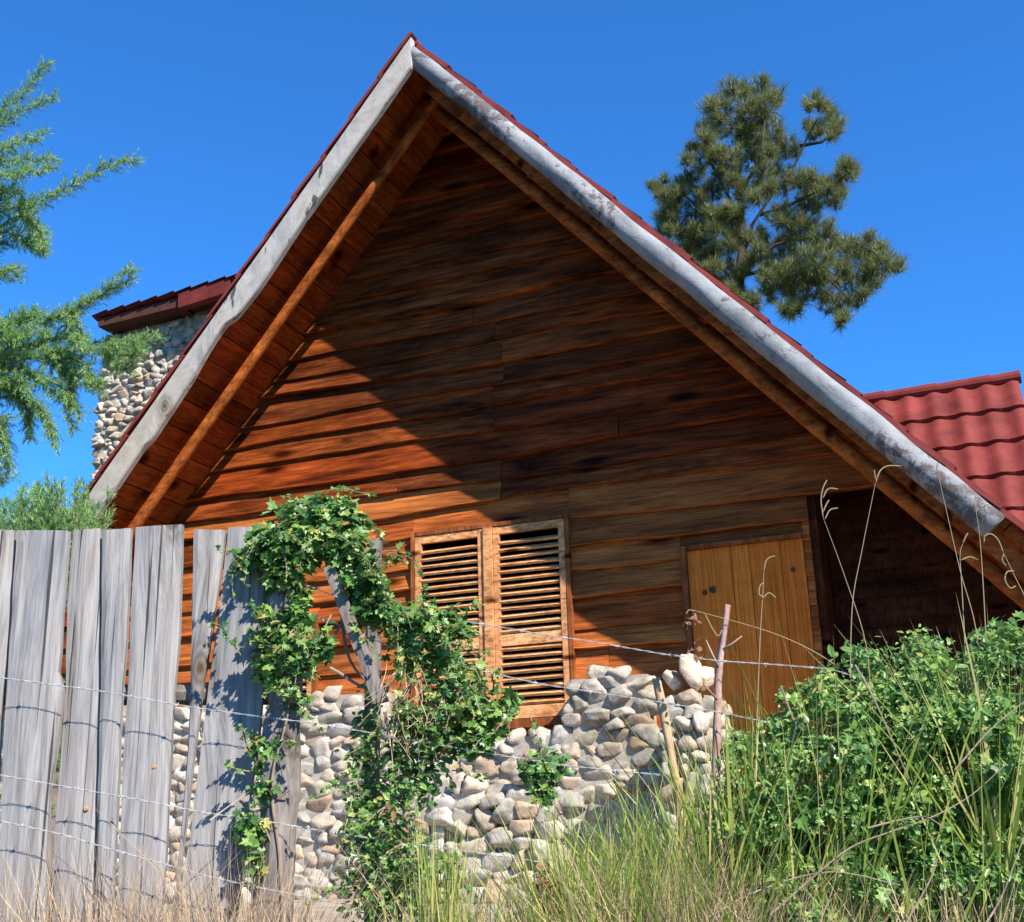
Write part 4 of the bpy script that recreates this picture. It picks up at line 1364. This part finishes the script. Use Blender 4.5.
JY = 6.2
jb = W(-95, 840, JY)
jun = thing('juniper_tree', 'feathery bright green juniper reaching in from the left edge beside the chimney', 'tree', (jb[0], JY, ground_z(jb[0], JY)))
jt = MB(); jc = MB()
tr = [np.array([jb[0], JY, ground_z(jb[0], JY) - 0.1])] + [W(-95 + 6 * math.sin(y * 0.02), y, JY) for y in (700, 520, 380, 250, 120, 0, -90)]
jt.tube(tr, [0.12, 0.11, 0.095, 0.085, 0.07, 0.055, 0.035, 0.015], 12, 0.15)
JB = [
    [(-95, 190), (-30, 140), (0, 112), (28, 88), (46, 64)], [(-95, 200), (-20, 140), (20, 112), (54, 96)], [(-95, 230), (-30, 165), (10, 145), (44, 134)],
    [(-95, 290), (-30, 245), (25, 210), (65, 188), (105, 168), (136, 159)], [(25, 210), (40, 232), (45, 250)], [(-95, 280), (-40, 230), (0, 212), (20, 205)],
    [(-95, 310), (-30, 255), (15, 240), (40, 252)], [(-95, 330), (-40, 285), (-5, 272), (18, 268)], [(-95, 300), (-40, 215), (0, 175), (50, 168)],
    [(-95, 420), (-20, 350), (30, 328), (70, 312), (100, 296), (130, 270)], [(70, 312), (80, 330), (78, 345)], [(-95, 430), (0, 365), (60, 352), (110, 348), (155, 335)],
    [(-95, 440), (-20, 390), (30, 375), (60, 385), (80, 415)], [(-95, 440), (-20, 400), (20, 395), (45, 415), (52, 435)], [(-95, 460), (-30, 420), (0, 425), (6, 460)],
    [(-95, 400), (-20, 345), (10, 322), (35, 318)], [(-95, 420), (-10, 370), (30, 350), (55, 340)], [(-20, 380), (10, 385), (30, 410), (28, 428)], [(60, 352), (85, 365), (100, 385)], [(-95, 390), (-30, 340), (0, 332), (20, 340)],
    [(110, 348), (125, 356), (140, 352)], [(-60, 420), (-10, 440), (0, 470)], [(50, 352), (70, 372), (72, 400)], [(-95, 260), (-40, 205), (-10, 195), (20, 190)],
]
for ln in JB + [[(x_ + random.uniform(-14, 6), y_ + random.uniform(-16, 16)) for x_, y_ in ln] for ln in JB[4:]]:
    dy = random.uniform(-0.35, 0.35)
    spray(jc, jt, [W(x_, y_, JY + dy * (i / len(ln))) for i, (x_, y_) in enumerate(ln)], 0.19, 0.026, 0.008)
for k in range(26):                                      # the rest of the crown, beyond the frame
    y0 = random.uniform(-60, 560); a_ = random.uniform(0, 2 * math.pi); l = 0.5 + 0.9 * min(1, (y0 + 100) / 500)
    p0 = W(-95, y0, JY)
    d = np.array([math.cos(a_) if math.cos(a_) < 0.2 else -math.cos(a_), math.sin(a_), 0.25])
    spray(jc, jt, [p0, p0 + d * l * 0.5, p0 + d * l + np.array([0, 0, 0.1])], 0.17, 0.055, 0.011)
jt.build('trunk', M_BARK, jun, True)
jc.build('crown', M_JUNIPER, jun)

# low juniper bush behind the fence
BY = 5.6
bb_ = W(45, 900, BY)
bsh = thing('juniper_bush', 'low rounded green bush showing over the fence at the foot of the roof', 'bush', (bb_[0], BY, ground_z(bb_[0], BY)))
bc, bw = MB(), MB()
root = np.array([bb_[0], BY, ground_z(bb_[0], BY)])
bw.tube([root - np.array([0, 0, 0.1]), root + np.array([0.02, 0, 0.8])], [0.05, 0.04], 8)
for k in range(74):
    x_ = random.uniform(-40, 108)
    ytop = 478 + 20 * abs(x_ - 60) / 60 + random.uniform(0, 40) + (8 if x_ < 20 else 0)
    e = W(x_, ytop, BY + random.uniform(-0.35, 0.3))
    m_ = root * 0.45 + e * 0.55 + np.array([0, 0, 0.12])
    spray(bc, bw, [root + np.array([0, 0, 0.5]), m_, e] if k % 5 == 0 else [m_ * 0.6 + e * 0.4, e], 0.15, 0.05, 0.006)
bw.build('trunk', M_BARK, bsh, True)
bc.build('crown', M_JUNIPER, bsh)

# the pine beyond the roof
PY = 26.0
pbz = W(738, 300, PY)
pine = thing('pine_tree', 'tall dark pine with an uneven open crown standing behind the right roof slope', 'tree', (pbz[0] - 0.4, PY, 1.2))
pt, pcn = MB(), MB()
K = 1.0
pt.tube([np.array([pbz[0] - 0.4, PY, 1.0]), W(730, 420, PY), W(736, 300, PY), W(742, 255, PY), W(740, 200, PY), W(738, 150, PY), W(742, 100, PY)], [0.34, 0.24, 0.16, 0.12, 0.08, 0.05, 0.02], 10, 0.1)
LIMBS = [[(742, 262), (752, 225), (775, 190), (795, 165), (806, 140), (818, 118)], [(800, 146), (822, 142), (838, 128)], [(740, 250), (715, 225), (690, 200), (670, 185)], [(740, 220), (720, 180), (705, 150), (700, 120)],
         [(742, 270), (775, 245), (810, 235), (850, 240), (885, 258)], [(745, 275), (790, 265), (830, 280), (850, 300)], [(738, 285), (710, 255), (685, 240)], [(760, 215), (790, 205), (820, 190), (850, 175)], [(742, 190), (760, 160), (765, 120)]]
for ln in LIMBS:
    n = len(ln); dy = random.uniform(-1.2, 1.2)
    pt.tube([W(x_, y_, PY + dy * i / n) for i, (x_, y_) in enumerate(ln)], [0.05 * (1 - 0.85 * i / n) for i in range(n)], 7)
CL = [(745, 95, 20), (725, 105, 18), (765, 108, 20), (712, 130, 20), (740, 130, 24), (770, 135, 22), (700, 155, 18), (725, 160, 22), (755, 160, 22), (785, 150, 16), (818, 105, 12), (830, 118, 14), (812, 128, 11), (832, 134, 9),
      (690, 180, 18), (712, 190, 20), (675, 195, 17), (665, 212, 13), (740, 190, 20), (775, 180, 18), (695, 215, 20), (720, 220, 18), (680, 230, 18), (705, 245, 20), (690, 258, 14), (715, 268, 14), (730, 245, 14),
      (800, 180, 16), (820, 190, 15), (845, 175, 13), (835, 200, 14), (805, 205, 16), (785, 215, 14), (850, 168, 9),
      (800, 235, 20), (825, 235, 20), (780, 250, 17), (845, 250, 20), (815, 260, 22), (870, 252, 17), (885, 262, 15), (898, 268, 9), (790, 275, 20), (820, 285, 20), (850, 280, 19), (875, 280, 15), (770, 285, 16), (800, 298, 16), (835, 305, 16), (858, 300, 12), (752, 300, 13), (785, 308, 12), (845, 318, 9), (770, 268, 14), (760, 235, 9), (758, 200, 12)]
tb, td = [], []
CL2 = []
for (px, py, r) in CL + [(668, 200, 14), (660, 188, 11), (688, 240, 17), (700, 272, 16), (720, 288, 15), (678, 254, 14), (735, 272, 15), (745, 300, 14), (715, 225, 15), (760, 255, 12), (738, 235, 14), (743, 262, 12), (736, 212, 14), (728, 292, 13)]:
    CL2.append((px, py, r * 0.8))
    for k in range(3):
        a_ = random.uniform(0, 2 * math.pi); CL2.append((px + math.cos(a_) * r * random.uniform(0.5, 1.05), py + math.sin(a_) * r * random.uniform(0.4, 0.9), r * random.uniform(0.3, 0.55)))
for (px, py, r) in CL2:
    c = W(px, py, PY + random.uniform(-1.3, 1.3)); R_ = r * np.linalg.norm(c - EYE) / F / 1.04
    # twig to the nearest limb point
    n = int(6 + 0.20 * r * r)
    for _ in range(n):
        d = rng.normal(0, 1, 3); d /= np.linalg.norm(d)
        rr = R_ * random.random() ** 0.4 * random.uniform(0.8, 1.25) * (1 + 0.4 * nz(d[0] * 2 + px, d[1] * 2, d[2] * 2 + py))
        tb.append(c + d * rr * np.array([1, 1, 0.85])); td.append(_n(d * 0.7 + np.array([0.1, 0, 0.55]) + rng.normal(0, 0.3, 3)))
    pt.tube([c - np.array([0, 0, R_ * 0.8]), c, c + np.array([0, 0, R_ * 0.5])], [0.022, 0.016, 0.006], 5)
bs, hs, wd = [], [], []
for p, d in zip(tb, td):
    for _ in range(26):
        e = rng.normal(0, 1, 3); e -= d * (e @ d); e = _n(e)
        a_ = random.uniform(0.15, 1.15)
        st_ = p - d * random.uniform(0, 0.12)
        bs.append(st_); hs.append(st_ + (d * math.cos(a_) + e * math.sin(a_)) * random.uniform(0.14, 0.34)); wd.append(0.0125)
blades(pcn, bs, hs, np.array(wd), 0.15, 2)
pt.build('trunk', M_PINEBARK, pine, True)
pcn.build('crown', M_PINE, pine)
